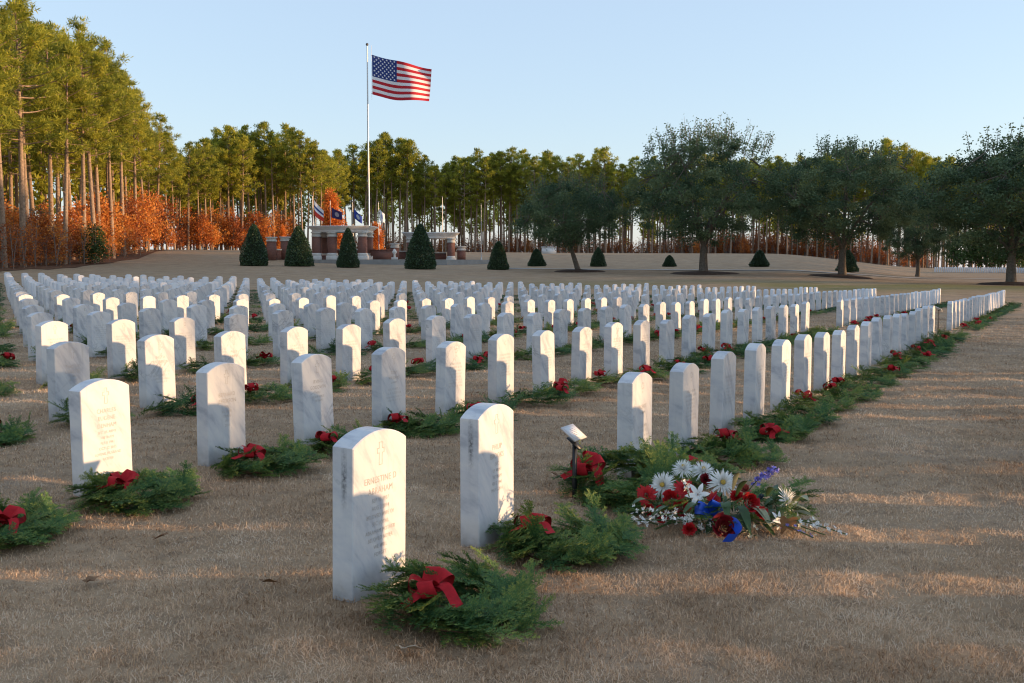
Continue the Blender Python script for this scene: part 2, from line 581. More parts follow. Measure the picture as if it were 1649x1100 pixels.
FACE_Y = -ST / 2 - 0.0008
def cross_lines(zc, s):
    """outline of a latin cross as four-sided strokes"""
    a, l1, l2, w = .0095 * s, .022 * s, .058 * s, .0026 * s
    pts = [(-a, l1 + .012 * s), (a, l1 + .012 * s), (a, a), (l1, a), (l1, -a), (a, -a), (a, -l2), (-a, -l2), (-a, -a), (-l1, -a), (-l1, a), (-a, a)]
    out = []
    for i in range(len(pts)):
        p, q = np.array(pts[i]), np.array(pts[(i + 1) % len(pts)])
        d = unit(q - p)
        n = np.array([-d[1], d[0]]) * w / 2
        e = d * w / 2
        out.append([p - e + n, p - e - n, q + e - n, q + e + n])
    return [[(x, FACE_Y, zc + z) for x, z in quad] for quad in out]

def emblem_mesh(emblem):
    V, F = [], []
    def push(vs, fs):
        b = len(V)
        V.extend(vs)
        F.extend([tuple(b + i for i in f) for f in fs])
    if emblem == 'cross':
        for q in cross_lines(0.575, 0.95):
            push(q, [(0, 1, 2, 3)])
    elif emblem == 'wheel':
        for i in range(10):
            a = i / 10 * 2 * math.pi
            x, z = .017 * math.cos(a), .573 + .019 * math.sin(a)
            s = .0035
            push([(x - s, FACE_Y, z - s), (x + s, FACE_Y, z - s), (x + s, FACE_Y, z + s), (x - s, FACE_Y, z + s)], [(0, 1, 2, 3)])
        s = .004
        push([(-s, FACE_Y, .527), (s, FACE_Y, .527), (s, FACE_Y, .538), (-s, FACE_Y, .538)], [(0, 1, 2, 3)])
    elif emblem == 'crescent':
        n = 9
        for i in range(n):
            a0, a1 = [math.radians(60 + 240 * (i + e) / n) for e in (0, 1)]
            w0, w1 = .008 * math.sin(math.pi * i / n) + .0008, .008 * math.sin(math.pi * (i + 1) / n) + .0008
            q = []
            for a, r in ((a0, .022), (a1, .022), (a1, .022 - w1), (a0, .022 - w0)):
                q.append((r * math.cos(a), FACE_Y, .57 + r * math.sin(a)))
            push(q, [(0, 1, 2, 3)])
    me = bpy.data.meshes.new('emblem')
    me.from_pydata(V, [], F)
    me.update()
    me.materials.append(M_CARVED)
    return me
EMBLEMS = {e: emblem_mesh(e) for e in ('cross', 'wheel', 'crescent')}

def inscription(name, lines, rng=None, filler=0, z0=None):
    """lines: (text, size, z of baseline)"""
    V, F = [], []
    def push(vs, fs):
        b = len(V)
        V.extend(vs)
        F.extend([tuple(b + i for i in f) for f in fs])
    for body, size, z in lines:
        tv, tf = text_geo(body, size, 0.86)
        tv = np.c_[tv[:, 0], np.full(len(tv), FACE_Y), tv[:, 1] + z]
        push([tuple(p) for p in tv], [f for f in tf])
    if filler:      # lettering too small and worn to be read
        z = z0
        for r in range(filler):
            wd = rng.uniform(.06, .115)
            x = -wd
            while x < wd:
                if rng.rand() < .18:
                    x += .008
                    continue
                sl = rng.uniform(-.003, .003)
                hgt = .0135 * (1.25 if r < 2 else 1)
                w = rng.uniform(.0014, .0026)
                push([(x, FACE_Y, z), (x + w, FACE_Y, z), (x + w + sl, FACE_Y, z + hgt), (x + sl, FACE_Y, z + hgt)], [(0, 1, 2, 3)])
                if rng.rand() < .5:
                    zz = z + rng.choice([0, hgt * .45, hgt - .002])
                    push([(x, FACE_Y, zz), (x + .007, FACE_Y, zz), (x + .007, FACE_Y, zz + .002), (x, FACE_Y, zz + .002)], [(0, 1, 2, 3)])
                x += .0105
            z -= .031 if r < 2 else .027
    me = bpy.data.meshes.new(name)
    me.from_pydata(V, [], F)
    me.update()
    me.materials.append(M_CARVED)
    return me

def std_lines(names, rest, z=0.452, big=.036, small=.0225):
    out = []
    for s in names:
        out.append((s, big, z))
        z -= .042
    z += .008
    for s in rest:
        out.append((s, small, z))
        z -= .0305
    return out
rgI = R(77)
SPECIAL = {
    (0, -3): std_lines(['ERNESTINE D', 'ABRAHAM'], ['SEP 10 1937', 'AUG 2 2014', 'BELOVED WIFE OF', 'SFC LOYAL', 'ABRAHAM MOTHER', 'BELOVED NEVER', 'WE WILL', 'FORGET']),
    (0, -2): std_lines(['PHILIP', 'BROOKS'], ['SFC', 'US ARMY', 'VIETNAM', 'FEB 2 1941', 'MAY 5 2014'], .445),
    (0, 0): std_lines(['VICENTE'], ['US ARMY'], .43),
    (1, -2): std_lines(['CHARLES', 'EUGENE', 'DENHAM'], ['SFC US ARMY', 'VIETNAM', 'FEB 8 1941', 'OCT 22 2015', 'LOVING HUSBAND', 'FATHER'], .468, .034),
    (1, -1): std_lines(['BERNARD', 'JEFFERSON'], ['CPL', 'US ARMY', 'KOREA', '1931', '2014'], .44),
    (1, 0): std_lines(['IRVING', 'GOODWIN'], ['MSGT', 'US AIR FORCE', 'VIETNAM'], .445),
    (1, 1): std_lines(['TONY', 'WILLIAMS'], ['US ARMY'], .44),
    (2, 0): std_lines(['THEODIS', 'COULTER'], ['US ARMY', 'VIETNAM'], .44),
    (2, 1): std_lines(['INGE A', 'ANDERSON'], [], .44),
    (2, 2): std_lines(['PHILIP', 'JUNETA'], [], .44),
}
GENERIC = [(inscription('inscription', [], rng=rgI, filler=8, z0=.45), EMBLEMS[e]) for e in ('cross', 'cross', 'wheel', 'cross', 'crescent')]

LOOKS = {
    (0, -3): 'sunlit marble headstone of the front row with a black streak down its end face',
    (0, -2): 'sunlit marble headstone in the front row between the stained one and the marker sign',
    (0, 0): 'arched marble headstone standing behind the flower spray and heaped wreath',
    (0, 1): 'pale grey marble headstone next after the one behind the flower spray',
    (1, -2): 'brightly sunlit marble headstone with a three line name and a wreath at its foot',
    (1, -1): 'cream and blue half shaded marble headstone with a fluffy green wreath before it',
    (1, 0): 'white marble headstone with outlined cross seen just behind the stained front headstone',
    (1, 1): 'blue grey marble headstone with outlined cross beside three red-bowed sprigs in the second row',
    (2, 0): 'shaded grey marble headstone with cross, partly behind the brightly sunlit second row stone',
    (2, 1): 'shaded veined marble headstone with cross and two line name in the third row',
}
ROWNAME = {0: 'front row'}
for _k in range(1, 24):
    ROWNAME[_k] = ordinal(_k + 1) + ' row'

def row_end(k):
    if k <= 6: return [45, 44, 43, 43, 42, 42, 42][k]
    return int(round(np.interp(k, [6, 8, 14, 20], [42, 39, 37, 33])))

rs = R(11)
stones = []         # (dist, k, i, x, y, z, visible)
for k in range(0, 20):
    for i in range(-8, row_end(k) + 1):
        if k == 0 and i < -3: continue
        if k == 0 and i == -1: continue           # the plot with the temporary marker
        if k in (0, 1) and i in (18, 19, 20) and not (k == 0 and i == 18 and False): continue
        x, y = stone_xy(k, i)
        if y < 1.5: continue
        a = px_of(x, y, gz(x, y) + .4)
        if a[0] < -160 or a[0] > 1900: continue
        stones.append([math.hypot(x, y), k, i, x, y, -25 < a[0] < 1672])
vis = sorted([s for s in stones if s[5]])
keep = set((s[1], s[2]) for s in vis[:285])
order = {}
for k in range(20):
    row = sorted([s for s in vis if s[1] == k], key=lambda s: s[2])
    for n, s in enumerate(row): order[(k, s[2])] = n + 1

far_V, far_F, nb = [], [], 0
P0 = np.array([v.co[:] for v in ME_STONE.vertices])
F0 = [tuple(p.vertices) for p in ME_STONE.polygons]
def add_far(x, y, z, rz, dz=0.0, tilt=(0, 0)):
    M = np.array((Matrix.Translation((x, y, z + dz)) @ Euler((tilt[0], tilt[1], rz)).to_matrix().to_4x4()))
    far_V.append(P0 @ M[:3, :3].T + M[:3, 3])
STONE_AT = {}
for d, k, i, x, y, v in stones:
    z = gz(x, y)
    tilt = (rs.normal(0, .011), rs.normal(0, .009))
    dz = rs.normal(0, .011)
    rz = ROWROT + rs.normal(0, .012)
    STONE_AT[(k, i)] = (x, y, z, d, v)
    if (k, i) not in keep:
        add_far(x, y, z, rz, dz, tilt)
        continue
    o = obj('headstone', ME_STONE_STAINED if (k, i) in ((0, -3), (0, -2)) else ME_STONE, None, (x, y, z + dz), (tilt[0], tilt[1], rz))
    lab = LOOKS.get((k, i))
    if not lab:
        kind = ['white marble headstone', 'arched marble headstone', 'pale veined marble headstone'][(i + k) % 3]
        lab = f'{kind}, {ordinal(order[(k, i)])} in the {ROWNAME[k]} counted from the near end'
    tag(o, lab, 'headstone', 'white marble headstones standing in rows')
    if (k, i) in SPECIAL:
        obj('inscription', inscription('inscription', SPECIAL[(k, i)], rng=rgI, filler=4 if len(SPECIAL[(k, i)]) < 4 else 0, z0=.31 if len(SPECIAL[(k, i)]) < 4 else 0), o)
        obj('emblem', EMBLEMS['wheel' if (k, i) == (0, 0) else 'cross'], o)
    elif d < 22:
        obj('inscription', GENERIC[(i * 7 + k * 3) % 5][0], o)
        obj('emblem', GENERIC[(i * 7 + k * 3) % 5][1], o)

# the rows on the camera's other side, whose low shadows fall across the front row
for k in range(-1, -3, -1):
    for i in range(-8, 30):
        x, y = stone_xy(k, i)
        if y < 0.2 or math.hypot(x, y) < 1.2: continue
        add_far(x, y, gz(x, y), ROWROT, rs.normal(0, .007), (rs.normal(0, .006), rs.normal(0, .006)))
# the short far row beyond the lawn
for n in range(54):
    q = at(1506 + n * 3.4, 131 - n * .1)
    add_far(q[0], q[1], q[2], 1.45 + rs.normal(0, .01))
nV = len(P0)
allV = np.concatenate(far_V)
quads = np.array([f for f in F0 if len(f) == 4])
ngons = [f for f in F0 if len(f) > 4]
tri = np.array([(g[0], g[j], g[j + 1]) for g in ngons for j in range(1, len(g) - 1)])
offs = (np.arange(len(far_V)) * nV)[:, None, None]
t_far = NT('far_marble')
_v = t_far.n('TexCoord').outputs['Object']
_c = t_far.ramp(t_far.noise(_v, 1.7, 5, .65), [(0.3, C4(.52, .535, .57)), (0.6, C4(.72, .715, .71))])
M_FARMARBLE = t_far.done(t_far.pbsdf(_c, .62))
o = obj('distant_headstone', mesh_np('distant_headstone', allV, [(tri[None] + offs).reshape(-1, 3), (quads[None] + offs).reshape(-1, 4)], M_FARMARBLE))
tag(o, 'white marble headstones filling the far rows of the cemetery', 'headstone', kind='stuff')

# ------------------------------------------------------------------ wreaths
def sprig_geo(rng, L=.24, nside=9, dn=.0048, nl=.0195, nw=.0050, ang=50, lean=.25):
    """a flat fir spray lying along +X; returns V, triangles, tints (needles) plus stem polyline list"""
    V, T, tint, stems = [], [], [], []
    def axis(P, D, L, upn, curve, taper):
        n = max(3, int(L / dn))
        s = np.linspace(0, 1, n)
        side = np.cross(upn, D)
        pts = P + np.outer(s * L, D) + np.outer((s * L) ** 2 * curve, side) - np.outer((s * L) ** 2 * .5, upn)
        stems.append((pts[0], pts[-1]))
        tdir = unit(np.gradient(pts, axis=0))
        for sg in (-1, 1):
            a = np.radians(rng.uniform(45, 70, n))
            ln = nl * rng.uniform(.75, 1.1, n) * (1 - .35 * s)
            dv = tdir * np.cos(a)[:, None] + sg * np.sin(a)[:, None] * side + upn * rng.uniform(-.05, lean * 2, n)[:, None]
            dv = unit(dv)
            wv = unit(np.cross(dv, upn + rng.normal(0, .3, (n, 3))))
            b = len(V)
            base = pts + rng.normal(0, .0008, pts.shape)
            tri = np.stack([base - wv * nw / 2, base + wv * nw / 2, base + dv * ln[:, None]], 1)
            V.extend(tri.reshape(-1, 3))
            T.extend((b + 3 * np.arange(n))[:, None] + np.arange(3))
            tint.extend(np.clip(rng.normal(.42, .13, n) + .35 * taper * s, 0, 1))
    X, Z = np.array([1.0, 0, 0]), np.array([0, 0, 1.0])
    axis(np.zeros(3), X, L, Z, rng.uniform(-.6, .6), 1)
    for i in range(nside):
        f = .12 + .78 * i / nside
        for sg in (-1, 1):
            if rng.rand() < .1: continue
            a = math.radians(ang + rng.uniform(-10, 10)) * sg
            D = unit(np.array([math.cos(a), math.sin(a), rng.uniform(-.12, .2)]))
            axis(np.array([f * L, 0, -(f * L) ** 2 * .5]), D, L * (.40 * (1 - .6 * f)) * rng.uniform(.8, 1.2), Z, rng.uniform(-1.5, 1.5), .8)
    return np.array(V), np.array(T), np.array(tint), stems

def sprig_frames(rng, n, spread=1.0):
    """placements (4x4) of sprigs round a wreath of about 0.6 m"""
    out = []
    for j in range(n):
        a = 2 * math.pi * j / n + rng.uniform(-.12, .12)
        rad = rng.uniform(.10, .25)
        lay = rng.rand()
        outw = np.array([math.cos(a), math.sin(a), 0])
        tang = np.array([-math.sin(a), math.cos(a), 0])
        d = tang * rng.uniform(.3, 1.0) + outw * rng.uniform(-.6, .6) + np.array([0, 0, rng.uniform(-.05, .32) * lay + .02])
        if rng.rand() < .05: d = d + np.array([0, 0, .7])
        d = unit(d)
        z = .022 + .062 * lay
        up = unit(np.array([0, 0, 1.0]) + outw * rng.uniform(-.2, .6) + rng.normal(0, .25, 3))
        y = unit(np.cross(up, d))
        zz = np.cross(d, y)
        M = np.eye(4)
        M[:3, 0], M[:3, 1], M[:3, 2] = d, y, zz
        M[:3, :3] *= rng.uniform(.72, 1.08)
        M[:3, 3] = outw * rad * spread + np.array([0, 0, z])
        out.append(M)
    return out

rgS = R(3)
SPRIGS = []
for q in range(7):
    V, T, ti, st = sprig_geo(rgS, L=rgS.uniform(.15, .20), nside=7)
    b = MB()
    b.add(V, T, 0.5)
    me = mesh_np('sprig', V, [T], M_NEEDLE, ti)
    SPRIGS.append(me)
def mid_wreath(seed, n, dn, nw, nside):
    rg = R(seed)
    Vs, Ts, ti, off = [], [], [], 0
    for M in sprig_frames(rg, n):
        V, T, t, st = sprig_geo(rg, L=.19, nside=nside, dn=dn, nw=nw, nl=.026)
        V = V @ M[:3, :3].T + M[:3, 3]
        Vs.append(V); Ts.append(T + off); ti.append(np.clip(t + rg.normal(0, .16), 0, 1)); off += len(V)
    return mesh_np('foliage', np.concatenate(Vs), [np.concatenate(Ts)], M_NEEDLE, np.concatenate(ti))
MIDW = [mid_wreath(20 + q, 64, .011, .0085, 5) for q in range(4)]
FARW = [mid_wreath(40 + q, 26, .03, .02, 3) for q in range(2)]

def hoop_mesh():
    b = MB()
    a = np.linspace(0, 2 * np.pi, 25)
    b.tube(np.c_[.185 * np.cos(a), .185 * np.sin(a), np.full(25, .03)], .006, 5, False)
    return b.mesh('hoop', M_TWIG, True)
ME_HOOP = hoop_mesh()

def loop_mesh(seed):
    rg = R(seed)
    b = MB()
    t = np.linspace(0, 1, 15)
    L, H = rg.uniform(.085, .11), rg.uniform(.03, .045)
    x = L * np.sin(np.pi * t) ** .8
    z = H * np.sin(2 * np.pi * t) * .8 + .012
    y = .012 * np.sin(np.pi * t * 3 + rg.uniform(0, 3))
    b.ribbon(np.c_[x, y, z], np.array([[0, 1.0, .15]]), .052 + .012 * np.sin(np.pi * t))
    return b.mesh('loop', M_RED, True)
def tail_mesh(seed):
    rg = R(seed)
    b = MB()
    t = np.linspace(0, 1, 10)
    L = rg.uniform(.13, .18)
    b.ribbon(np.c_[L * t, .02 * np.sin(4 * t + seed), .012 + .025 * np.sin(np.pi * t) + .010 * np.sin(7 * t) - .03 * t], np.array([[.15, 1.0, .1]]), .048)
    return b.mesh('tail', M_RED, True)
LOOPS = [loop_mesh(i) for i in range(3)]
TAILS = [tail_mesh(i) for i in range(3)]
def knot_mesh():
    b = MB()
    b.lathe([(0.002, -.014), (.014, -.011), (.02, 0), (.015, .012), (.002, .016)], 8)
    return b.mesh('knot', M_RED, True)
ME_KNOT = knot_mesh()
BOWPARTS = [('loop', LOOPS[0], .3, .25), ('loop', LOOPS[1], 2.75, .25), ('loop', LOOPS[2], 1.3, .5), ('loop', LOOPS[0], 4.2, .35), ('tail', TAILS[0], 5.2, 0), ('tail', TAILS[1], 3.7, 0), ('knot', ME_KNOT, 0, 0)]
def whole_bow():
    Vs, F3, F4, off = [], [], [], 0
    for nm, me, a, up in BOWPARTS:
        V = np.array([v.co[:] for v in me.vertices])
        Mx = np.array(Euler((0, -up, a)).to_matrix())
        Vs.append(V @ Mx.T)
        for p in me.polygons:
            (F4 if len(p.vertices) == 4 else F3).append([off + q for q in p.vertices])
        off += len(V)
    return mesh_np('bow', np.concatenate(Vs), [np.array(F3) if F3 else [], np.array(F4)], M_RED, smooth=True)
ME_BOW = whole_bow()

WREATH_LOOK = {
    (0, -3): 'thick green fir wreath with red bow at the foot of the black-streaked headstone',
    (0, -2): 'green fir wreath with red bow between the sunlit headstone and the flower spray',
    (0, -1): 'big heaped fir wreath beside the marker sign and behind the flower spray',
    (0, 0): 'fir wreath lying directly behind the white flowers of the spray',
    (1, -2): 'fir wreath with a broad red bow before the three line name headstone',
    (1, -1): 'fluffy fir wreath with crumpled red bow before the half shaded headstone',
    (1, -3): 'fir wreath with a yellow upright twig, cut by the picture edge',
}
rw = R(23)
far_w = []
bow_near = {(0, -3): (3.6, .11, .4), (0, -2): (2.9, .12, .2), (1, -2): (3.4, .06, .0), (1, -1): (3.7, .09, .5), (1, -3): (5.6, .10, .2), (0, -1): (3.0, .16, 0)}
cand = []
for k in range(0, 20):
    for i in range(-8, row_end(k) + 1):
        if k == 0 and i < -3: continue
        if k in (0, 1) and i in (18, 19, 20): continue
        x, y = stone_xy(k, i)
        if y < 1.5: continue
        jit = rw.normal(0, .035, 2)
        c = np.array([x, y]) - W * (.05 + .38 + jit[0]) + U * (-.05 + jit[1])
        if k == 0 and i == -1: c = at(1012, 5.58)[:2]
        if k == 0 and i == 0: c = at(1098, 6.05)[:2]
        if k == 0 and i == 1: c = at(1180, 6.72)[:2]
        a = px_of(c[0], c[1], gz(*c) + .06)
        if a[1] > 1130 or a[0] < -80 or a[0] > 1720: continue
        cand.append((math.hypot(*c), k, i, c[0], c[1]))
cand.sort()
seen = {}
for n, (d, k, i, x, y) in enumerate(cand):
    z = gz(x, y)
    rz = rw.uniform(0, 6.28)
    sc = rw.uniform(1.02, 1.18)
    if n >= 240:
        far_w.append((x, y, z, rz, sc * 1.05))
        continue
    lab = WREATH_LOOK.get((k, i))
    if not lab:
        if order.get((k, i)):
            lab = f'green fir wreath lying before headstone {ordinal(order[(k, i)])} of the {ROWNAME[k]}'
        else:
            seen[k] = seen.get(k, 0) + 1
            lab = f'green fir wreath without a visible headstone at the picture edge, {ordinal(seen[k])} in the {ROWNAME[k]}'
    tilt = (rw.normal(0, .05), rw.normal(0, .05))
    if (k, i) == (0, -1): tilt, sc, z = (.16, -.12), 1.32, z + .05
    root = thing('wreath', lab, 'wreath', (x, y, z), 0, 'fir wreaths laid before the headstones', sc)
    if d < 8.3:
        root.rotation_euler = (tilt[0], tilt[1], rz if (k, i) not in bow_near else 0.0)
        rg = R(100 + n)
        obj('hoop', ME_HOOP, root)
        for M in sprig_frames(rg, 150 if d < 6 else 110):
            s = obj('sprig', SPRIGS[rg.randint(7)], root)
            s.matrix_local = Matrix(M.tolist())
        ba, br, bt = bow_near.get((k, i), (rw.uniform(0, 6.28), .18, 0))
        bw = obj('bow', None, root, (br * math.cos(ba), br * math.sin(ba), .098), (rw.normal(0, .12), rw.normal(0, .12), bt), .80)
        for nm, me, a, up in BOWPARTS:
            obj(nm, me, bw, None, (0, -up, a))
    else:
        root.rotation_euler = (tilt[0], tilt[1], rz)
        obj('foliage', MIDW[rw.randint(4)] if d < 24 else FARW[rw.randint(2)], root)
        if rw.rand() < .62:
            ba = rw.uniform(0, 6.28)
            obj('bow', ME_BOW, root, (.17 * math.cos(ba), .17 * math.sin(ba), .11), (rw.normal(0, .2), rw.normal(0, .2), rw.uniform(0, 6)), .74)
fw = [np.array([v.co[:] for v in m.vertices]) for m in FARW]
ff = [np.array([p.vertices[:] for p in m.polygons]) for m in FARW]
Vs, Fs, off = [], [], 0
for n, (x, y, z, rz, sc) in enumerate(far_w):
    c, s = math.cos(rz), math.sin(rz)
    V = fw[n % 2] * sc
    Vs.append(np.c_[V[:, 0] * c - V[:, 1] * s + x, V[:, 0] * s + V[:, 1] * c + y, V[:, 2] + z])
    Fs.append(ff[n % 2] + off)
    off += len(V)
if Vs:
    F = np.concatenate(Fs)
    o = obj('distant_wreath', mesh_np('distant_wreath', np.concatenate(Vs), [F], M_NEEDLE, rw.normal(.4, .15, len(F))))
    tag(o, 'dark green fir wreaths lying between the far rows of headstones', 'wreath', kind='stuff')

# ------------------------------------------------------------------ marker signs
M_BLACK = plain('black_paint', (.014, .014, .015), 0.45, 0.5)
M_CARD = plain('white_card', (.72, .70, .68), 0.5, 0.4, 0.05)
M_PRINT = plain('grey_print', (.22, .24, .30), 0.7)
def marker_sign():
    p = at(927, 5.47)
    r = thing('marker_sign', 'low black post with a tilted white card in a clear holder', 'sign', tuple(p), ROWROT)
    b = MB()
    b.box(-.015, .015, -.008, .008, -.1, .318)
    obj('post', b.mesh('post', M_BLACK), r)
    M = Matrix.Translation((-.02, 0, .368)) @ Euler((math.radians(38), 0, 0)).to_matrix().to_4x4() 
    b = MB()
    b.box(-.028, .028, -.075, .02, -.006, .0, Matrix.Translation((.0, .02, .330)) @ Euler((math.radians(38), 0, 0)).to_matrix().to_4x4())
    obj('bracket', b.mesh('bracket', M_BLACK), r)
    b = MB()
    b.box(-.075, .075, -.055, .055, 0, .008, M)
    h = obj('card_holder', b.mesh('card_holder', plain('clear_acrylic_frame', (.62, .58, .56), 0.35, 0.5, .05)), r)
    b = MB()
    b.box(-.060, .060, -.041, .041, .0085, .0105, M)
    c = obj('card', b.mesh('card', M_CARD), h)
    b = MB()
    rg = R(9)
    for q in range(5):
        w = rg.uniform(.02, .045)
        b.box(-w, w, .022 - q * .011, .0245 - q * .011, .0107, .0111, M)
    for sx in (-.067, .067):
        for sy in (-.047, .047):
            b.lathe([(.0, .0105), (.003, .0105), (.003, .008)], 6, (sx, sy, 0)) if False else None
    obj('print_line', b.mesh('print_line', M_PRINT), h)
marker_sign()
def wire_sign():
    p = at(1514, 21.5)
    r = thing('wire_sign', 'thin wire stand with a small bent white card at the row gap', 'sign', tuple(p), ROWROT)
    b = MB()
    for x in (-.07, .07):
        b.tube([(x, 0, -.05), (x, 0, .52)], .006, 5)
    b.tube([(-.07, 0, .50), (.07, 0, .50)], .006, 5)
    obj('stand', b.mesh('stand', M_BLACK), r)
    b = MB()
    b.box(-.13, .08, -.07, .07, 0, .012, Matrix.Translation((0, 0, .53)) @ Euler((.5, .25, 0)).to_matrix().to_4x4())
    obj('card', b.mesh('card', M_CARD), r)
wire_sign()

# ------------------------------------------------------------------ the flower spray
def flower_spray():
    base = at(1135, 5.0)
    root = thing('flower_spray', 'funeral spray of white, red and blue flowers lying in front of the heaped wreath', 'flowers', tuple(base))
    rg = R(42)
    B = base
    def loc(px, py, d):
        return at(px, d, py) - B
    mats = {
        'white': plain('white_petal', (.80, .80, .76), .6, .2, .05), 'red': plain('red_petal', (.48, .012, .015), .55, .3, .2, 60),
        'dark': plain('crimson_petal', (.20, .006, .012), .6, .3, .25, 60), 'yellow': plain('yellow_centre', (.55, .36, .07), .8),
        'cream': plain('cream_petal', (.72, .66, .45), .7, .2, .1), 'violet': plain('violet_petal', (.25, .22, .62), .6),
        'blue': plain('blue_satin', (.012, .075, .50), .35, .5, .1), 'leaf': plain('spray_leaf', (.045, .085, .03), .55, .3, .3, 20),
        'dry': plain('dry_leaf', (.30, .30, .19), .8, .2, .2, 20), 'brown': plain('brown_leaf', (.20, .085, .025), .7, .3, .3, 20),
        'coral': plain('coral_petal', (.45, .10, .07), .6), 'stem': plain('green_stem', (.07, .11, .035), .7), 'thistle': plain('blue_thistle', (.05, .07, .09), .7)}
    def frame(nrm, spin=0):
        nrm = unit(np.array(nrm, float))
        q = Vector(nrm).to_track_quat('Z', 'Y').to_matrix().to_4x4()
        return q @ Matrix.Rotation(spin, 4, 'Z')
    def petal_ring(b, n, r0, r1, w, lift, curl, jit=.15, tint=.5):
        for j in range(n):
            a = 2 * math.pi * j / n + rg.uniform(-jit, jit)
            L = r1 * rg.uniform(.85, 1.1)
            t = np.linspace(0, 1, 5)
            rr = r0 + (L - r0) * t
            z = lift * t + curl * t * t
            P = np.c_[rr * math.cos(a), rr * math.sin(a), z]
            b.ribbon(P, np.array([[-math.sin(a), math.cos(a), rg.uniform(-.2, .2)]]), w * np.array([.55, .9, 1, .85, .25]))
    def place(name, mesh, p, nrm, spin=0):
        o = obj(name, mesh, root)
        o.matrix_local = Matrix.Translation(Vector(p)) @ frame(nrm, spin)
        return o
    def mum(p, nrm, r):
        b = MB()
        for rg_, (n, r1, lift, curl) in enumerate([(34, 1, .0, -.25), (32, .92, .22, -.15), (28, .78, .42, -.02), (22, .56, .56, .04), (14, .34, .6, .05)]):
            petal_ring(b, n, .08 * r, r1 * r, .070 * r, lift * r, curl * r)
        o = place('chrysanthemum', b.mesh('chrysanthemum', mats['white'], True), p, nrm)
        c = MB()
        c.lathe([(.02 * r, .42 * r), (.13 * r, .38 * r), (.17 * r, .25 * r), (.12 * r, .1 * r)], 10)
        obj('flower_centre', c.mesh('flower_centre', mats['yellow'], True), o)
    def gerbera(p, nrm, r, m='red', eye=True):
        b = MB()
        for n, r1, lift in ((22, 1, .05), (20, .85, .18), (16, .6, .25), (12, .4, .3)):
            petal_ring(b, n, .1 * r, r1 * r, .24 * r, lift * r, -.1 * r)
        o = place('red_daisy', b.mesh('red_daisy', mats[m], True), p, nrm)
        c = MB()
        c.lathe([(.02 * r, .32 * r), (.15 * r, .3 * r), (.2 * r, .15 * r)], 10)
        obj('flower_centre', c.mesh('flower_centre', mats['dark'], True), o)
    def rose(p, nrm, r, m='red'):
        b = MB()
        for q in range(16):
            a = q * 2.4
            f = (q + 1) / 16
            rad = r * (.12 + .85 * f)
            w = 1.5 - .4 * f
            t = np.linspace(-w / 2, w / 2, 7)
            V, n = [], 7
            for hgt, fl in ((0, .55), (.5, .95), (.9, 1.0), (1.0, 1.08 + .12 * f)):
                V += [(rad * fl * math.cos(a + s) , rad * fl * math.sin(a + s), r * (hgt * (1.0 - .45 * f) + .12 * (1 - f))) for s in t]
            F = [(i * n + j, i * n + j + 1, i * n + n + j + 1, i * n + n + j) for i in range(3) for j in range(n - 1)]
            b.add(V, F)
        place('rose', b.mesh('rose', mats[m], True), p, nrm)
    def carnation(p, nrm, r, m='red'):
        b = MB()
        for n, r1, lift in ((12, 1, .1), (12, .9, .4), (10, .7, .65), (8, .45, .8), (5, .25, .9)):
            petal_ring(b, n, .05 * r, r1 * r, .55 * r, lift * r, .15 * r * rg.uniform(-1, 1))
        place('carnation', b.mesh('carnation', mats[m], True), p, nrm)
    def lily(p, nrm, r):
        o = obj('lily', None, root)
        o.matrix_local = Matrix.Translation(Vector(p)) @ frame(nrm)
        for j in range(6):
            b = MB()
            t = np.linspace(0, 1, 8)
            P = np.c_[r * t, 0 * t, r * (.55 * t - .5 * t * t)]
            b.ribbon(P, np.array([[0, 1.0, 0]]), .38 * r * np.sin(np.pi * np.clip(t * .9 + .08, 0, 1)))
            obj('petal', b.mesh('petal', mats['white'], True), o, None, (0, 0, j * math.pi / 3 + rg.uniform(-.1, .1)))
        b = MB()
        for j in range(5):
            a = j * 1.26
            b.tube([(0, 0, 0), (.1 * r * math.cos(a), .1 * r * math.sin(a), .45 * r), (.2 * r * math.cos(a), .2 * r * math.sin(a), .5 * r)], .012 * r, 4)
        obj('stamen', b.mesh('stamen', mats['brown']), o)
    def leaf(p0, p1, w, m='leaf', bend=.03, up=(0, 0, 1)):
        p0, p1 = np.asarray(p0, float), np.asarray(p1, float)
        t = np.linspace(0, 1, 8)
        D = p1 - p0
        S = unit(np.cross(D, up) + rg.normal(0, .1 * np.linalg.norm(D), 3))
        P = p0 + np.outer(t, D) + np.outer(np.sin(np.pi * t) * bend, np.array(up))
        b = MB()
        wid = w * np.sin(np.pi * np.clip(t * .93 + .05, 0, 1)) ** .8
        V = []
        for q in range(8):      # a keeled blade, three points across
            V += [P[q] - S * wid[q] / 2 + np.array([0, 0, .12 * wid[q]]), P[q], P[q] + S * wid[q] / 2 + np.array([0, 0, .12 * wid[q]])]
        F = [(3 * i + j, 3 * i + j + 1, 3 * i + 4 + j, 3 * i + 3 + j) for i in range(7) for j in range(2)]
        b.add(V, F)
        return obj('leaf', b.mesh('leaf', mats[m], True), root)
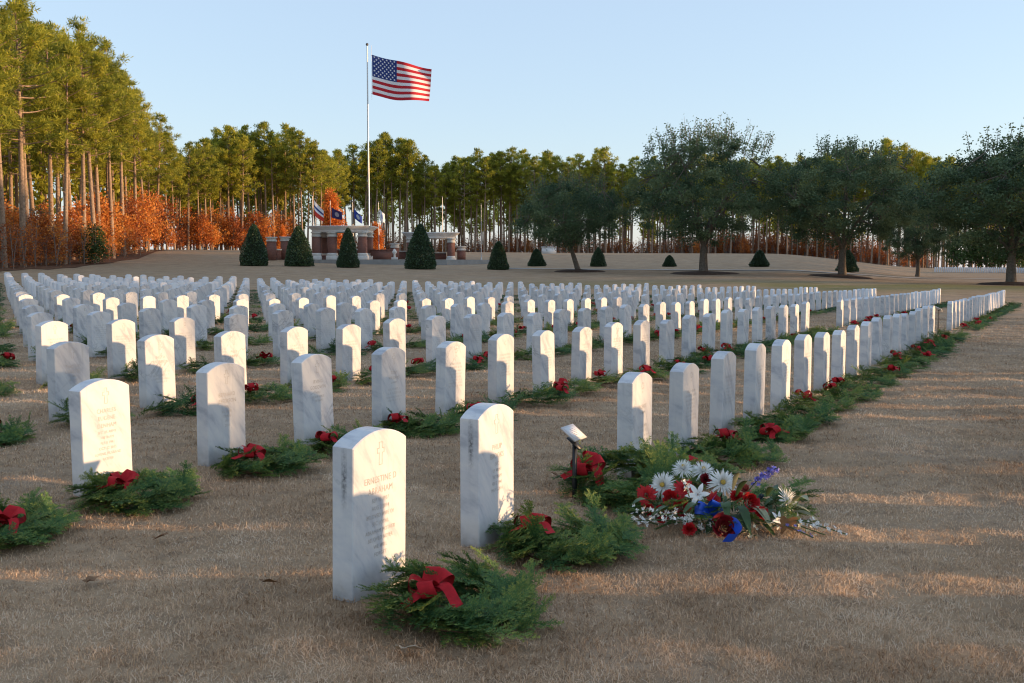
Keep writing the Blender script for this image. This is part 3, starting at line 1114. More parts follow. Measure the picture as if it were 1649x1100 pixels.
    def stock(p0, p1, m='white', r=.012, n=16):
        p0, p1 = np.asarray(p0, float), np.asarray(p1, float)
        b = MB()
        b.tube([p0, (p0 + p1) / 2 + [0, 0, .01], p1], .003, 5)
        o = obj('flower_stem', b.mesh('flower_stem', mats['stem'], True), root)
        b = MB()
        for q in range(n):
            t = .35 + .65 * q / n
            c = p0 + (p1 - p0) * t + np.array([0, 0, .01 * math.sin(math.pi * t)]) + rg.normal(0, r * .9, 3)
            nv = unit(rg.normal(0, 1, 3) + [0, -.5, .6])
            Mx = np.array(frame(nv).to_3x3())
            for j in range(5):
                a = j * 1.257 + rg.uniform(0, .4)
                s = r * rg.uniform(.8, 1.2) * (1.15 - .45 * t)
                loc_ = np.array([(0, 0, 0), (s * .6 * math.cos(a - .5), s * .6 * math.sin(a - .5), s * .2), (s * math.cos(a), s * math.sin(a), s * .35), (s * .6 * math.cos(a + .5), s * .6 * math.sin(a + .5), s * .2)])
                b.add(loc_ @ Mx.T + c, [(0, 1, 2, 3)])
        obj('blossom', b.mesh('blossom', mats[m], True), o)
    cam_n = (-.2, -1, .55)
    mum(loc(1068, 782, 5.12), (-.5, -1, .5), .078)
    mum(loc(1100, 755, 5.3), (-.1, -.4, 1), .066)
    mum(loc(1132, 759, 5.3), (.1, -.5, 1), .070)
    mum(loc(1163, 778, 5.05), (.05, -1, .5), .080)
    mum(loc(1266, 807, 4.85), (1, -.45, .25), .080)
    gerbera(loc(1041, 797, 5.05), (-.4, -1, .4), .058)
    gerbera(loc(1102, 787, 5.05), (-.1, -1, .5), .056)
    rose(loc(1081, 805, 5.0), (-.2, -1, .5), .046)
    rose(loc(1206, 809, 4.9), (.3, -1, .4), .046)
    rose(loc(1166, 850, 4.68), (-.1, -1, .5), .062, 'dark')
    carnation(loc(1044, 820, 4.98), (-.3, -1, .3), .034)
    carnation(loc(1110, 853, 4.68), (-.1, -.8, .8), .036)
    carnation(loc(1136, 772, 5.15), (.1, -.8, .6), .034, 'dark')
    carnation(loc(1200, 790, 5.0), (.1, -.3, 1), .032, 'coral')
    lily(loc(1123, 797, 4.93), (.05, -1, .35), .066)
    lily(loc(1252, 838, 4.72), (.5, -.8, .4), .050)
    rose(loc(1066, 828, 4.9), (-.2, -1, .4), .040)
    rose(loc(1098, 818, 4.9), (0, -1, .5), .042)
    gerbera(loc(1150, 806, 4.95), (.1, -1, .4), .046)
    carnation(loc(1226, 826, 4.78), (.3, -.9, .5), .036)
    carnation(loc(1186, 800, 4.95), (.1, -.9, .5), .036)
    # satin ribbon: bow loops and one long trailing end
    rb = obj('ribbon', None, root)
    P = [loc(1150, 800, 4.9), loc(1138, 818, 4.86), loc(1146, 832, 4.8), loc(1160, 838, 4.72), loc(1180, 838, 4.66), loc(1192, 855, 4.58), loc(1186, 867, 4.52), loc(1168, 866, 4.52)]
    P = np.array(P)
    tt = np.linspace(0, len(P) - 1, 40)
    PP = np.stack([np.interp(tt, np.arange(len(P)), P[:, c]) for c in range(3)], 1)
    for _ in range(6): PP[1:-1] = (PP[:-2] + PP[1:-1] * 2 + PP[2:]) / 4
    b = MB()
    b.ribbon(PP, np.array([[.50, -.25, .80]]), .052)
    obj('ribbon_tail', b.mesh('ribbon_tail', mats['blue'], True), rb)
    c0 = loc(1142, 824, 4.82)
    for a in (2.6, 3.3, 4.2, .4, 1.2):
        t = np.linspace(0, 1, 13)
        L = .075
        dv = np.array([math.cos(a), -.25, .55 * math.sin(a) + .25])
        nv = unit(np.array([.1, -1, .35]))
        P = c0 + np.outer(L * np.sin(np.pi * t), dv) + np.outer(.026 * np.sin(2 * np.pi * t), nv)
        b = MB()
        b.ribbon(P, np.array([unit(np.cross(dv, nv))]), .040)
        obj('ribbon_loop', b.mesh('ribbon_loop', mats['blue'], True), rb)
    # tall larkspur leaning out
    p0, p1, p2 = loc(1200, 800, 4.95), loc(1218, 765, 4.98), loc(1256, 752, 4.9)
    b = MB()
    t = np.linspace(0, 1, 14)[:, None]
    cv = (1 - t) ** 2 * p0 + 2 * t * (1 - t) * p1 + t * t * p2
    b.tube(cv, .003, 5)
    o = obj('larkspur', b.mesh('larkspur', mats['stem'], True), root)
    b = MB()
    for q in range(46):
        f = rg.uniform(.35, 1)
        c = cv[int(f * 13)] + rg.normal(0, .010, 3)
        Mx = np.array(frame(rg.normal(0, 1, 3) + [0, -.4, -.2]).to_3x3())
        for j in range(5):
            a = j * 1.257
            s = rg.uniform(.010, .016)
            b.add(np.array([(0, 0, 0), (s * .6 * math.cos(a - .6), s * .6 * math.sin(a - .6), s * .3), (s * math.cos(a), s * math.sin(a), s * .6), (s * .6 * math.cos(a + .6), s * .6 * math.sin(a + .6), s * .3)]) @ Mx.T + c, [(0, 1, 2, 3)])
    obj('blossom', b.mesh('blossom', mats['violet'], True), o)
    # white stock, stems lying out to both sides
    for a, c in (((1060, 845), (1008, 838)), ((1075, 830), (1022, 822)), ((1100, 835), (1062, 828)), ((1120, 848), (1085, 835)), ((1112, 830), (1106, 842)),
                 ((1150, 862), (1145, 838)), ((1065, 838), (1000, 845)), ((1095, 842), (1040, 838)), ((1120, 862), (1132, 848)), ((1250, 840), (1330, 862)), ((1110, 800), (1098, 772)), ((1190, 872), (1218, 862)), ((1180, 868), (1210, 852))):
        stock(loc(a[0], a[1], 4.75), loc(c[0], c[1], 4.7), 'white' if a[0] < 1170 else 'cream', .013)
    stock(loc(1250, 832, 4.72), loc(1362, 860, 4.45), 'white', .014, 26)
    stock(loc(1235, 838, 4.7), loc(1310, 866, 4.5), 'violet', .010, 12)
    b = MB()
    for q in range(60):
        v = unit(rg.normal(0, 1, 3))
        b.tube([v * .006, v * .018], [.003, .0005], 3, False)
    place('thistle', b.mesh('thistle', mats['thistle']), loc(1226, 800, 4.95), (0, -1, .3))
    # leaves
    for (a, c, w, m) in [((1205, 818), (1240, 848), .035, 'dry'), ((1215, 815), (1243, 852), .04, 'dry'), ((1260, 830), (1318, 838), .03, 'dry'), ((1255, 822), (1305, 825), .03, 'dry'), ((1275, 812), (1302, 806), .045, 'dry'),
                         ((1175, 830), (1210, 862), .05, 'leaf'), ((1190, 815), (1208, 858), .05, 'leaf'), ((1235, 800), (1252, 788), .05, 'leaf'), ((1215, 845), (1250, 868), .04, 'leaf'),
                         ((1055, 815), (1018, 812), .035, 'leaf'), ((1090, 820), (1050, 832), .04, 'leaf'), ((1130, 815), (1100, 828), .04, 'leaf'), ((1165, 810), (1172, 835), .05, 'leaf'),
                         ((1185, 800), (1210, 775), .04, 'leaf'), ((1180, 790), (1192, 762), .03, 'dry'), ((1140, 855), (1118, 866), .04, 'leaf'), ((1155, 845), (1138, 862), .05, 'leaf')]:
        leaf(loc(a[0], a[1], 4.82), loc(c[0], c[1], 4.68), w, m)
    for q in range(95):
        a0 = loc(rg.uniform(1030, 1260), rg.uniform(805, 850), rg.uniform(4.85, 5.2))
        a0[2] = max(a0[2], .015)
        dv = np.array([rg.uniform(-1, 1), rg.uniform(-.8, .3), rg.uniform(-.1, .5)]) * rg.uniform(.06, .12)
        leaf(a0, a0 + dv, rg.uniform(.018, .036))
    # an oak leaf blown against it
    p = loc(1264, 846, 4.62)
    b = MB()
    n = 24
    an = np.linspace(0, 2 * np.pi, n, endpoint=False)
    rr = .036 * (1 + .38 * np.cos(5 * an)) * (1 + .25 * np.cos(an))
    V = np.vstack([[(0, 0, 0)], np.c_[rr * np.cos(an) * 1.25, rr * np.sin(an), .012 * np.sin(3 * an)]])
    b.add(V, [(0, 1 + q, 1 + (q + 1) % n) for q in range(n)])
    place('oak_leaf', b.mesh('oak_leaf', mats['brown']), p, (-.1, -.7, .7), .6)
    # fir greens under the flowers
    for q in range(70):
        s = obj('sprig', SPRIGS[rg.randint(7)], root)
        px_ = rg.uniform(1010, 1275)
        p = loc(px_, 842, rg.uniform(4.75, 5.35))
        a = math.atan2(p[1] - .1, p[0]) + rg.normal(0, .5)
        s.matrix_local = Matrix.Translation((p[0], p[1], rg.uniform(.02, .12))) @ Euler((rg.normal(0, .4), -rg.uniform(0, .35), a)).to_matrix().to_4x4()
flower_spray()

# ------------------------------------------------------------------ fallen leaves
def fallen_leaves():
    rg = R(8)
    m = plain('fallen_leaf', (.22, .12, .06), .8, .2, .3, 30)
    m2 = plain('pale_leaf', (.45, .36, .26), .8, .2, .2, 30)
    spots = [(645, 1078, 1), (1255, 845, 0), (900, 780, 0), (250, 880, 0), (420, 972, 0), (128, 962, 0)]
    for n, (px_, py_, pale) in enumerate(spots[:1] + spots[2:]):
        d = CAM_H * 1602 / (py_ - 430)
        p = at(px_, d)
        N = 22
        an = np.linspace(0, 2 * np.pi, N, endpoint=False)
        rr = .028 * (1 + .3 * np.cos(7 * an)) * (1 + .35 * np.cos(an)) * rg.uniform(.8, 1.2)
        V = np.vstack([[(0, 0, .004)], np.c_[rr * np.cos(an) * 1.3, rr * np.sin(an), .012 * np.abs(np.sin(2 * an)) + .002]])
        b = MB()
        b.add(V, [(0, 1 + q, 1 + (q + 1) % N) for q in range(N)])
        o = obj('fallen_leaf', b.mesh('fallen_leaf', m2 if pale else m), None, (p[0], p[1], p[2] + .03), (rg.normal(0, .2), rg.normal(0, .2), rg.uniform(0, 6)))
        tag(o, 'dry brown oak leaf lying loose on the dormant grass', 'leaf', 'oak leaves scattered on the grass')
fallen_leaves()

# ------------------------------------------------------------------ trees
def leaf_quads(C, D, L, Wd, rng, tint):
    """diamond leaves: centre C, pointing D"""
    n = len(C)
    D = unit(D)
    S = unit(np.cross(D, rng.normal(0, 1, (n, 3))))
    L = np.broadcast_to(L, (n,))[:, None]
    Wd = np.broadcast_to(Wd, (n,))[:, None]
    V = np.stack([C - D * L * .5, C - S * Wd * .5 + D * L * .05, C + D * L * .5, C + S * Wd * .5 + D * L * .05], 1).reshape(-1, 3)
    return V, (np.arange(n) * 4)[:, None] + np.arange(4)

def gen_pine(seed, H=22.0, r0=.24, crown=.52, width=3.1, nbr=46, ncl=6, nsp=34, spl=.55, spw=.075, lean=.3):
    rg = R(seed)
    t = np.linspace(0, 1, 15)
    ph = rg.uniform(0, 6, 2)
    wob = .012 * H * lean
    path = np.c_[wob * np.sin(2.2 * t + ph[0]) * t * 2, wob * np.sin(1.7 * t + ph[1]) * t * 2, H * t * .985]
    b = MB()
    b.tube(path, r0 * (1 - t) ** .75 * .95 + .02, 8, False)
    trunk_at = lambda z: np.array([np.interp(z, path[:, 2], path[:, 0]), np.interp(z, path[:, 2], path[:, 1]), z])
    # dead stubs below the crown
    for q in range(5):
        z = H * rg.uniform(.3, crown)
        a = rg.uniform(0, 6.28)
        p = trunk_at(z)
        b.tube([p, p + np.array([math.cos(a), math.sin(a), .1]) * rg.uniform(.5, 1.4)], [.03, .008], 4, False)
    Cs, Ds = [], []
    for q in range(nbr):
        f = (q + rg.rand()) / nbr
        z = H * (1 - crown + crown * (.04 + .93 * f))
        prof = (math.sin(math.pi * min(1, .16 + f * .84)) ** .8) * (1.0 if f < .8 else .9)
        L = width * prof * rg.uniform(.6, 1.15) + .3
        a = q * 2.4 + rg.uniform(-.6, .6)
        el = rg.uniform(-.1, .25) + .55 * f
        p = trunk_at(z)
        dv = np.array([math.cos(a) * math.cos(el), math.sin(a) * math.cos(el), math.sin(el)])
        s = np.linspace(0, 1, 5)[:, None]
        br = p + dv * L * s + np.array([0, 0, 1.0]) * (L * .18 * (s ** 2 - .7 * s))
        b.tube(br, .055 * (1 - .8 * s[:, 0]) * (L / 3 + .3), 4, False)
        n = max(2, int(ncl * (L / width) + .5))
        for c in range(n):
            g = 1 - .62 * rg.rand() ** 1.2
            cc = np.array([np.interp(g, s[:, 0], br[:, e]) for e in range(3)]) + rg.normal(0, .10 + .055 * L, 3) * np.array([1, 1, .5])
            Cs.append(cc)
            Ds.append(dv)
    for q in range(4):
        Cs.append(path[-1] + rg.normal(0, .35, 3) * np.array([1, 1, .6]))
        Ds.append(np.array([0, 0, 1.0]))
    Cs, Ds = np.array(Cs), np.array(Ds)
    n = len(Cs)
    nd = unit(rg.normal(0, 1, (n, nsp, 3)) + Ds[:, None] * .6 + np.array([0, 0, .55]))
    ln = spl * rg.uniform(.6, 1.1, (n, nsp))
    C = Cs[:, None] + nd * ln[..., None] * .6 + rg.normal(0, .13, (n, nsp, 3)) * np.array([1.25, 1.25, .7])
    V, F = leaf_quads(C.reshape(-1, 3), nd.reshape(-1, 3), ln.ravel(), spw, rg, 0)
    ti = np.clip(np.repeat(rg.normal(.5, .2, n), nsp) + rg.normal(0, .12, n * nsp), 0, 1)
    return b.mesh('trunk', M_BARK, True), mesh_np('crown', V, [F], M_PINE, ti)

PINES = [gen_pine(200 + q, H=22, width=[3.0, 3.5, 2.6, 3.2, 2.8][q], crown=[.55, .6, .5, .66, .52][q], nbr=[44, 50, 36, 52, 40][q], nsp=42) for q in range(5)]
FARPINES = [gen_pine(220 + q, H=20, r0=.2, width=[2.5, 2.9, 2.2, 2.7, 2.4][q], crown=[.46, .5, .42, .55, .38][q], nbr=[34, 38, 30, 40, 28][q], ncl=5, nsp=30, spl=.6, spw=.11) for q in range(5)]

TOP = np.array([(-300, -60), (-100, -40), (-20, -25), (40, -12), (70, 25), (100, 62), (160, 52), (185, 75), (215, 130), (250, 185), (285, 235), (320, 232), (370, 205), (450, 203), (500, 218), (530, 240), (560, 238), (590, 225),
                (630, 216), (665, 228), (690, 252), (720, 248), (800, 246), (870, 238), (920, 248), (990, 240), (1040, 258), (1100, 250), (1250, 252), (1330, 250), (1420, 228), (1480, 248), (1600, 255), (1800, 240), (2200, 240)], float)
def top_y(px): return np.interp(px, TOP[:, 0], TOP[:, 1])

rp = R(31)
pine_n = 0
def put_pine(px, d, hpx_scale, protos, label, group, Hbase):
    p = at(px, d)
    by = px_of(*p)[1]
    h = (by - top_y(px)) / 1602.2 * d * hpx_scale
    m = protos[rp.randint(len(protos))]
    sc = h / Hbase
    r = thing('pine_tree', label, 'pine tree', (p[0], p[1], p[2] - .1), rp.uniform(0, 6.28), group)
    r.rotation_euler = (rp.normal(0, .022), rp.normal(0, .022), r.rotation_euler[2])
    w = rp.uniform(.88, 1.12) * (sc ** .5 if sc > 1 else sc ** .7)
    r.scale = (w, w, sc)
    obj('trunk', m[0], r)
    obj('crown', m[1], r)

# near corner of the wood: individual, larger trees
left_spec = [(-40, 70), (8, 76), (38, 79), (46, 84), (84, 88), (104, 86), (118, 96), (136, 90), (155, 91), (162, 99), (183, 101), (200, 108), (219, 112), (236, 124), (252, 134), (270, 144), (-80, 76), (-10, 90),
             (20, 95), (60, 98), (95, 104), (130, 110), (175, 118), (208, 128), (240, 142), (0, 104), (70, 112), (150, 124), (-60, 98), (110, 118), (195, 134), (225, 148), (30, 112), (262, 156), (45, 125), (170, 140)]
for n, (px_, d) in enumerate(left_spec):
    front = d - edge_d(px_) < 8
    put_pine(px_, d, rp.uniform(.94, 1.03) if front else rp.uniform(.82, .97), PINES,
             f'tall sunlit pine, {ordinal(sum(1 for q in left_spec if q[0] <= px_ and q[1] - edge_d(q[0]) < 8))} along the near corner of the wood' if front else f'tall pine deeper in the near wood corner, {ordinal(sum(1 for q in left_spec if q[0] <= px_ and q[1] - edge_d(q[0]) >= 8))} from its outer side',
             'pines at the near corner of the wood' if front else 'pines inside the near corner of the wood', 22)
# the far tree line
ANCH = [(282, 'past the wood corner'), (522, 'after the sunlit pines end'), (592, 'counted on from the main flagpole'), (677, 'counted on from the biggest holly'), (803, 'counted on from the blunt holly'),
        (930, 'counted on from the leaning oak'), (1133, 'counted on from the tallest oak'), (1357, 'counted on from the round oak'), (1478, 'counted on from the half hidden oak'), (1638, 'counted on from the stout oak')]
count = {}
def anchored(px, what):
    a = [t for p, t in ANCH if p <= px + 1]
    a = a[-1] if a else ANCH[0][1]
    count[(what, a)] = count.get((what, a), 0) + 1
    return f'{ordinal(count[(what, a)])} {what} {a}'
px_ = 282.0
while px_ < 1740:
    d = edge_d(px_) + rp.uniform(-2, 4)
    lab = (anchored(px_, 'sunlit pine of the front tree line'), 'sunlit pines of the far tree line') if px_ < 522 else \
          (anchored(px_, 'dark pine of the front tree line'), 'shaded pines of the far tree line')
    put_pine(px_, d, rp.uniform(.86, 1.02), FARPINES, lab[0], lab[1], 20)
    px_ += rp.uniform(9, 19)
for r_ in range(2):
    px_ = 286.0 + r_ * 4
    while px_ < 1720:
        d = edge_d(px_) + 7 + 8 * r_ + rp.uniform(-3, 3)
        line_ = ['second', 'third'][r_]
        lab = (anchored(px_, f'pine of the {line_} line of trunks'), 'pines further back behind the sunlit front') if px_ < 522 else \
              (anchored(px_, f'pine of the {line_} line of trunks'), 'pines further back in the shaded tree line')
        put_pine(px_, d, rp.uniform(.78, .98), FARPINES, lab[0], lab[1], 20)
        px_ += rp.uniform(14, 34)

def pine_mass():
    """the depth of the woods behind the trees one can tell apart, and the wood's other flank beside the field"""
    rg = R(91)
    spots = []
    for n in range(190):
        px = rg.uniform(520, 1740)
        spots.append((px, edge_d(px) + rg.uniform(20, 62), rg.uniform(.66, .92)))
    for n in range(60):
        px = rg.uniform(280, 530)
        spots.append((px, edge_d(px) + rg.uniform(18, 50), rg.uniform(.7, .95)))
    for n in range(70):
        px = rg.uniform(-140, 285)
        spots.append((px, edge_d(px) + rg.uniform(24, 62), rg.uniform(.55, .9)))
    xyz = []
    for px, d, f in spots:
        p = at(px, d)
        e = edge_d(px)
        pe = at(px, e)
        h = (px_of(*pe)[1] - top_y(px)) / 1602.2 * e * f
        xyz.append((p[0], p[1], p[2], h))
    for n in range(170):      # left flank, outside the frame
        y = rg.uniform(-45, 66)
        x = -42 - .12 * max(0, 40 - y) - rg.uniform(0, 16)
        if -x < y * .56 + 6: continue
        xyz.append((x, y, gz(x, y), rg.uniform(19, 24)))
    b = MB()
    nt = 0
    Cv, Dv, Lv, Wv, Tv = [], [], [], [], []
    for x, y, z, h in xyz:
        r = rg.uniform(.13, .24)
        q = rg.normal(0, .25, 2)
        b.tube([(x, y, z - .3), (x + q[0], y + q[1], z + h * .55), (x + q[0] * .6, y + q[1] * 1.4, z + h * .97)], [r, r * .7, .04], 6, False)
        cf = rg.uniform(.34, .66)
        n = 420
        f = rg.rand(n)
        k = rg.randint(0, 16, n)
        ka = rg.uniform(0, 6.28, 16)[k]
        kf = np.clip(rg.rand(16)[k] + rg.normal(0, .05, n), 0, 1)
        rr = h * .125 * (np.sin(np.pi * (.14 + .82 * kf)) ** .8) * rg.uniform(.1, 1.0, n)
        C = np.c_[x + q[0] + rr * np.cos(ka) + rg.normal(0, .35, n), y + q[1] + rr * np.sin(ka) + rg.normal(0, .35, n), z + h * (1 - cf + cf * kf) + rg.normal(0, .3, n)]
        Cv.append(C)
        Dv.append(rg.normal(0, 1, (n, 3)) + [0, 0, .5])
        Lv.append(rg.uniform(.5, 1.0, n))
        Tv.append(np.clip(rg.normal(.42, .15, n) + rg.normal(0, .1), 0, 1))
    TV = np.concatenate(b.V)
    TF = np.concatenate(b.F[4])
    L = np.concatenate(Lv)
    V, F = leaf_quads(np.concatenate(Cv), np.concatenate(Dv), L, L * .42, rg, 0)
    ti = np.concatenate([np.full(len(TF), .5), np.concatenate(Tv)])
    me = mesh_np('pine_wood', np.vstack([TV, V]), [np.concatenate([TF, F + len(TV)])], M_BARK, ti)
    me.materials.append(M_PINE)
    me.polygons.foreach_set('material_index', np.concatenate([np.zeros(len(TF), dtype=np.int32), np.ones(len(F), dtype=np.int32)]))
    me.update()
    tag(obj('pine_wood', me), 'deep pine wood filling in behind the tree line', 'wood', kind='stuff')
pine_mass()

def gen_sapling(seed, H=6.0, wd=1.6, nst=4, ncl=60, nlf=22, ls=.26, mat=None, cone=False):
    rg = R(seed)
    b = MB()
    Cs = []
    for q in range(nst):
        a = rg.uniform(0, 6.28)
        tipx = np.array([math.cos(a), math.sin(a)]) * wd * rg.uniform(.1, .6)
        h = H * rg.uniform(.7, 1.0)
        t = np.linspace(0, 1, 6)
        P = np.c_[tipx[0] * t ** 1.3, tipx[1] * t ** 1.3, h * t]
        b.tube(P, .05 * (1 - .85 * t) * H / 6, 5, False)
        for c in range(ncl // nst):
            f = rg.uniform(.12, 1.0)
            base = np.array([np.interp(f, t, P[:, e]) for e in range(3)])
            rad = wd * ((1 - f) ** .8 * 1.1 + .08 if cone else (math.sin(math.pi * (.12 + .82 * f)) ** .7)) * rg.uniform(.3, 1.0)
            aa = rg.uniform(0, 6.28)
            tip = base + np.array([math.cos(aa) * rad, math.sin(aa) * rad, rad * rg.uniform(0, .7)])
            b.tube([base, (base + tip) / 2 + [0, 0, .05], tip], [.018, .012, .004], 3, False)
            Cs.append(base + (tip - base) * rg.uniform(.6, 1.0))
    Cs = np.array(Cs)
    n = len(Cs)
    C = Cs[:, None] + rg.normal(0, .09 * wd + .12, (n, nlf, 3))
    D = rg.normal(0, 1, (n, nlf, 3)) + [0, 0, -.4]
    V, F = leaf_quads(C.reshape(-1, 3), D.reshape(-1, 3), ls * rg.uniform(.7, 1.2, n * nlf), ls * .62, rg, 0)
    ti = np.clip(np.repeat(rg.normal(.5, .2, n), nlf) + rg.normal(0, .12, n * nlf), 0, 1)
    return b.mesh('stem', M_SAPBARK, True), mesh_np('foliage', V, [F], mat or M_RUST, ti)
SAPS = [gen_sapling(300 + q, H=6, wd=[1.5, 1.9, 1.2, 2.2][q], nst=[3, 5, 3, 6][q], ncl=[60, 80, 46, 90][q], nlf=20, ls=.26) for q in range(4)]
BARE = [gen_sapling(320 + q, H=5, wd=1.4, nst=5, ncl=46, nlf=5, ls=.22) for q in range(2)]
GREENS = [gen_sapling(340 + q, H=4, wd=1.6, nst=4, ncl=70, nlf=26, ls=.26, mat=M_GREEN, cone=True) for q in range(2)]
M_FLAME = foliage('flame_leaves', [(0.0, C4(.45, .12, .03)), (0.5, C4(.68, .22, .04)), (1.0, C4(.75, .34, .07))], 0.45, objvar=0.1)
FLAME = gen_sapling(360, H=10, wd=2.6, nst=3, ncl=210, nlf=30, ls=.34, mat=M_FLAME, cone=True)

def put_sap(px, d, h, protos, label, cat, group, Hb, name='sapling'):
    p = at(px, d)
    m = protos[rp.randint(len(protos))]
    s = h / Hb
    r = thing(name, label, cat, (p[0], p[1], p[2] - .05), rp.uniform(0, 6.28), group)
    r.scale = (s * rp.uniform(.9, 1.2),) * 2 + (s,)
    obj('stem', m[0], r)
    obj('foliage', m[1], r)
px_ = -50.0
while px_ < 478:
    for q in range(2):
        d = edge_d(px_) + rp.uniform(-3, 1) + 6 * q
        hh = (rp.uniform(66, 116) if q else rp.uniform(44, 98)) / 1602 * d
        if px_ > 290: hh *= .72
        put_sap(px_ + rp.uniform(-4, 4), d, hh, SAPS, f'{ordinal(count.setdefault("sap", 0) + 1)} rust orange sapling along the wood edge from its near corner' if not q else f'{ordinal(count["sap"])} rust orange sapling behind the front saplings from the near wood corner', 'sapling',
                'rust leafed saplings at the wood edge' if not q else 'rust leafed saplings deeper in the wood edge', 6, 'rust_sapling')
        if not q: count['sap'] += 1
    px_ += rp.uniform(11, 20)
px_ = -40.0
while px_ < 230:
    put_sap(px_, edge_d(px_) + rp.uniform(-6, -3), rp.uniform(2.2, 4.2), BARE, anchored(px_ + 400, 'nearly bare grey shrub') if False else f'{ordinal(count.setdefault("bare", 0) + 1)} nearly bare grey shrub along the shaded foot of the near wood corner', 'shrub', 'bare shrubs before the wood edge', 5, 'bare_shrub')
    count['bare'] += 1
    px_ += rp.uniform(14, 26)
px_ = 640.0
while px_ < 1480:
    p_ = anchored(px_, 'thin reddish shrub among the trunks')
    put_sap(px_, edge_d(px_) + rp.uniform(0, 8), rp.uniform(2.0, 4.0) * (1.5 if 1120 < px_ < 1400 else 1), SAPS if 1180 < px_ < 1340 or rp.rand() < .4 else BARE, p_, 'shrub', 'reddish shrubs among the shaded trunks', 6, 'rust_shrub')
    px_ += rp.uniform(16, 34)
def brush():
    rg = R(17)
    b = MB()
    C, D, T = [], [], []
    for n in range(1400):
        px = rg.uniform(540, 1500)
        w = 1.0 if 1080 < px < 1430 else .55
        if rg.rand() > w + .1: continue
        p = at(px, edge_d(px) + rg.uniform(2, 34))
        h = rg.uniform(1.5, 5.5) * (1.2 if 1080 < px < 1430 else .85)
        for q in range(5):
            e = p + np.array([rg.normal(0, .6), rg.normal(0, .6), h * rg.uniform(.7, 1.1)])
            b.tube([p + [rg.normal(0, .25), rg.normal(0, .25), -.1], (p + e) / 2 + rg.normal(0, .12, 3), e], [.035, .025, .01], 3, False)
        m = int(90 * w)
        C.append(p + rg.normal(0, 1, (m, 3)) * [.6, .6, 0] + np.c_[np.zeros((m, 2)), rg.uniform(.25, 1.0, m) * h])
        D.append(rg.normal(0, 1, (m, 3)))
        T.append(np.clip(rg.normal(.25, .2, m), 0, 1))
    C = np.concatenate(C)
    V, F = leaf_quads(C, np.concatenate(D), rg.uniform(.2, .36, len(C)), .2, rg, 0)
    TV, TF = np.concatenate(b.V), np.concatenate(b.F[4])
    me = mesh_np('underbrush', np.vstack([TV, V]), [np.concatenate([TF, F + len(TV)])], M_SAPBARK, np.concatenate([np.full(len(TF), .5), np.concatenate(T)]))
    me.materials.append(M_RUST)
    me.polygons.foreach_set('material_index', np.concatenate([np.zeros(len(TF), dtype=np.int32), np.ones(len(F), dtype=np.int32)]))
    me.update()
    tag(obj('underbrush', me), 'tangled brown underbrush beneath the far pines', 'underbrush', kind='stuff')
brush()
put_sap(541, 128, 9.2, [FLAME], 'bright orange tree glowing behind the small flagpoles', 'tree', None, 10, 'orange_tree')
put_sap(606, 130, 4.6, [FLAME], 'low orange tree right of the main flagpole behind the brick wall', 'tree', None, 10, 'orange_tree')
put_sap(452, 140, 4.2, [FLAME], 'small orange tree behind the two brick end piers', 'tree', None, 10, 'orange_tree')
put_sap(152, 89, 3.4, [GREENS[0]], 'lone bright green young pine at the foot of the wood', 'tree', None, 4, 'young_pine')
for n, px_ in enumerate((1540, 1562, 1590, 1612, 1638, 1660)):
    put_sap(px_, 150 + 3 * (n % 2), rp.uniform(4.5, 6.5), GREENS, f'{ordinal(n + 1)} green thicket bush behind the far short row of headstones', 'bush', 'green bushes behind the far short row', 4, 'green_bush')

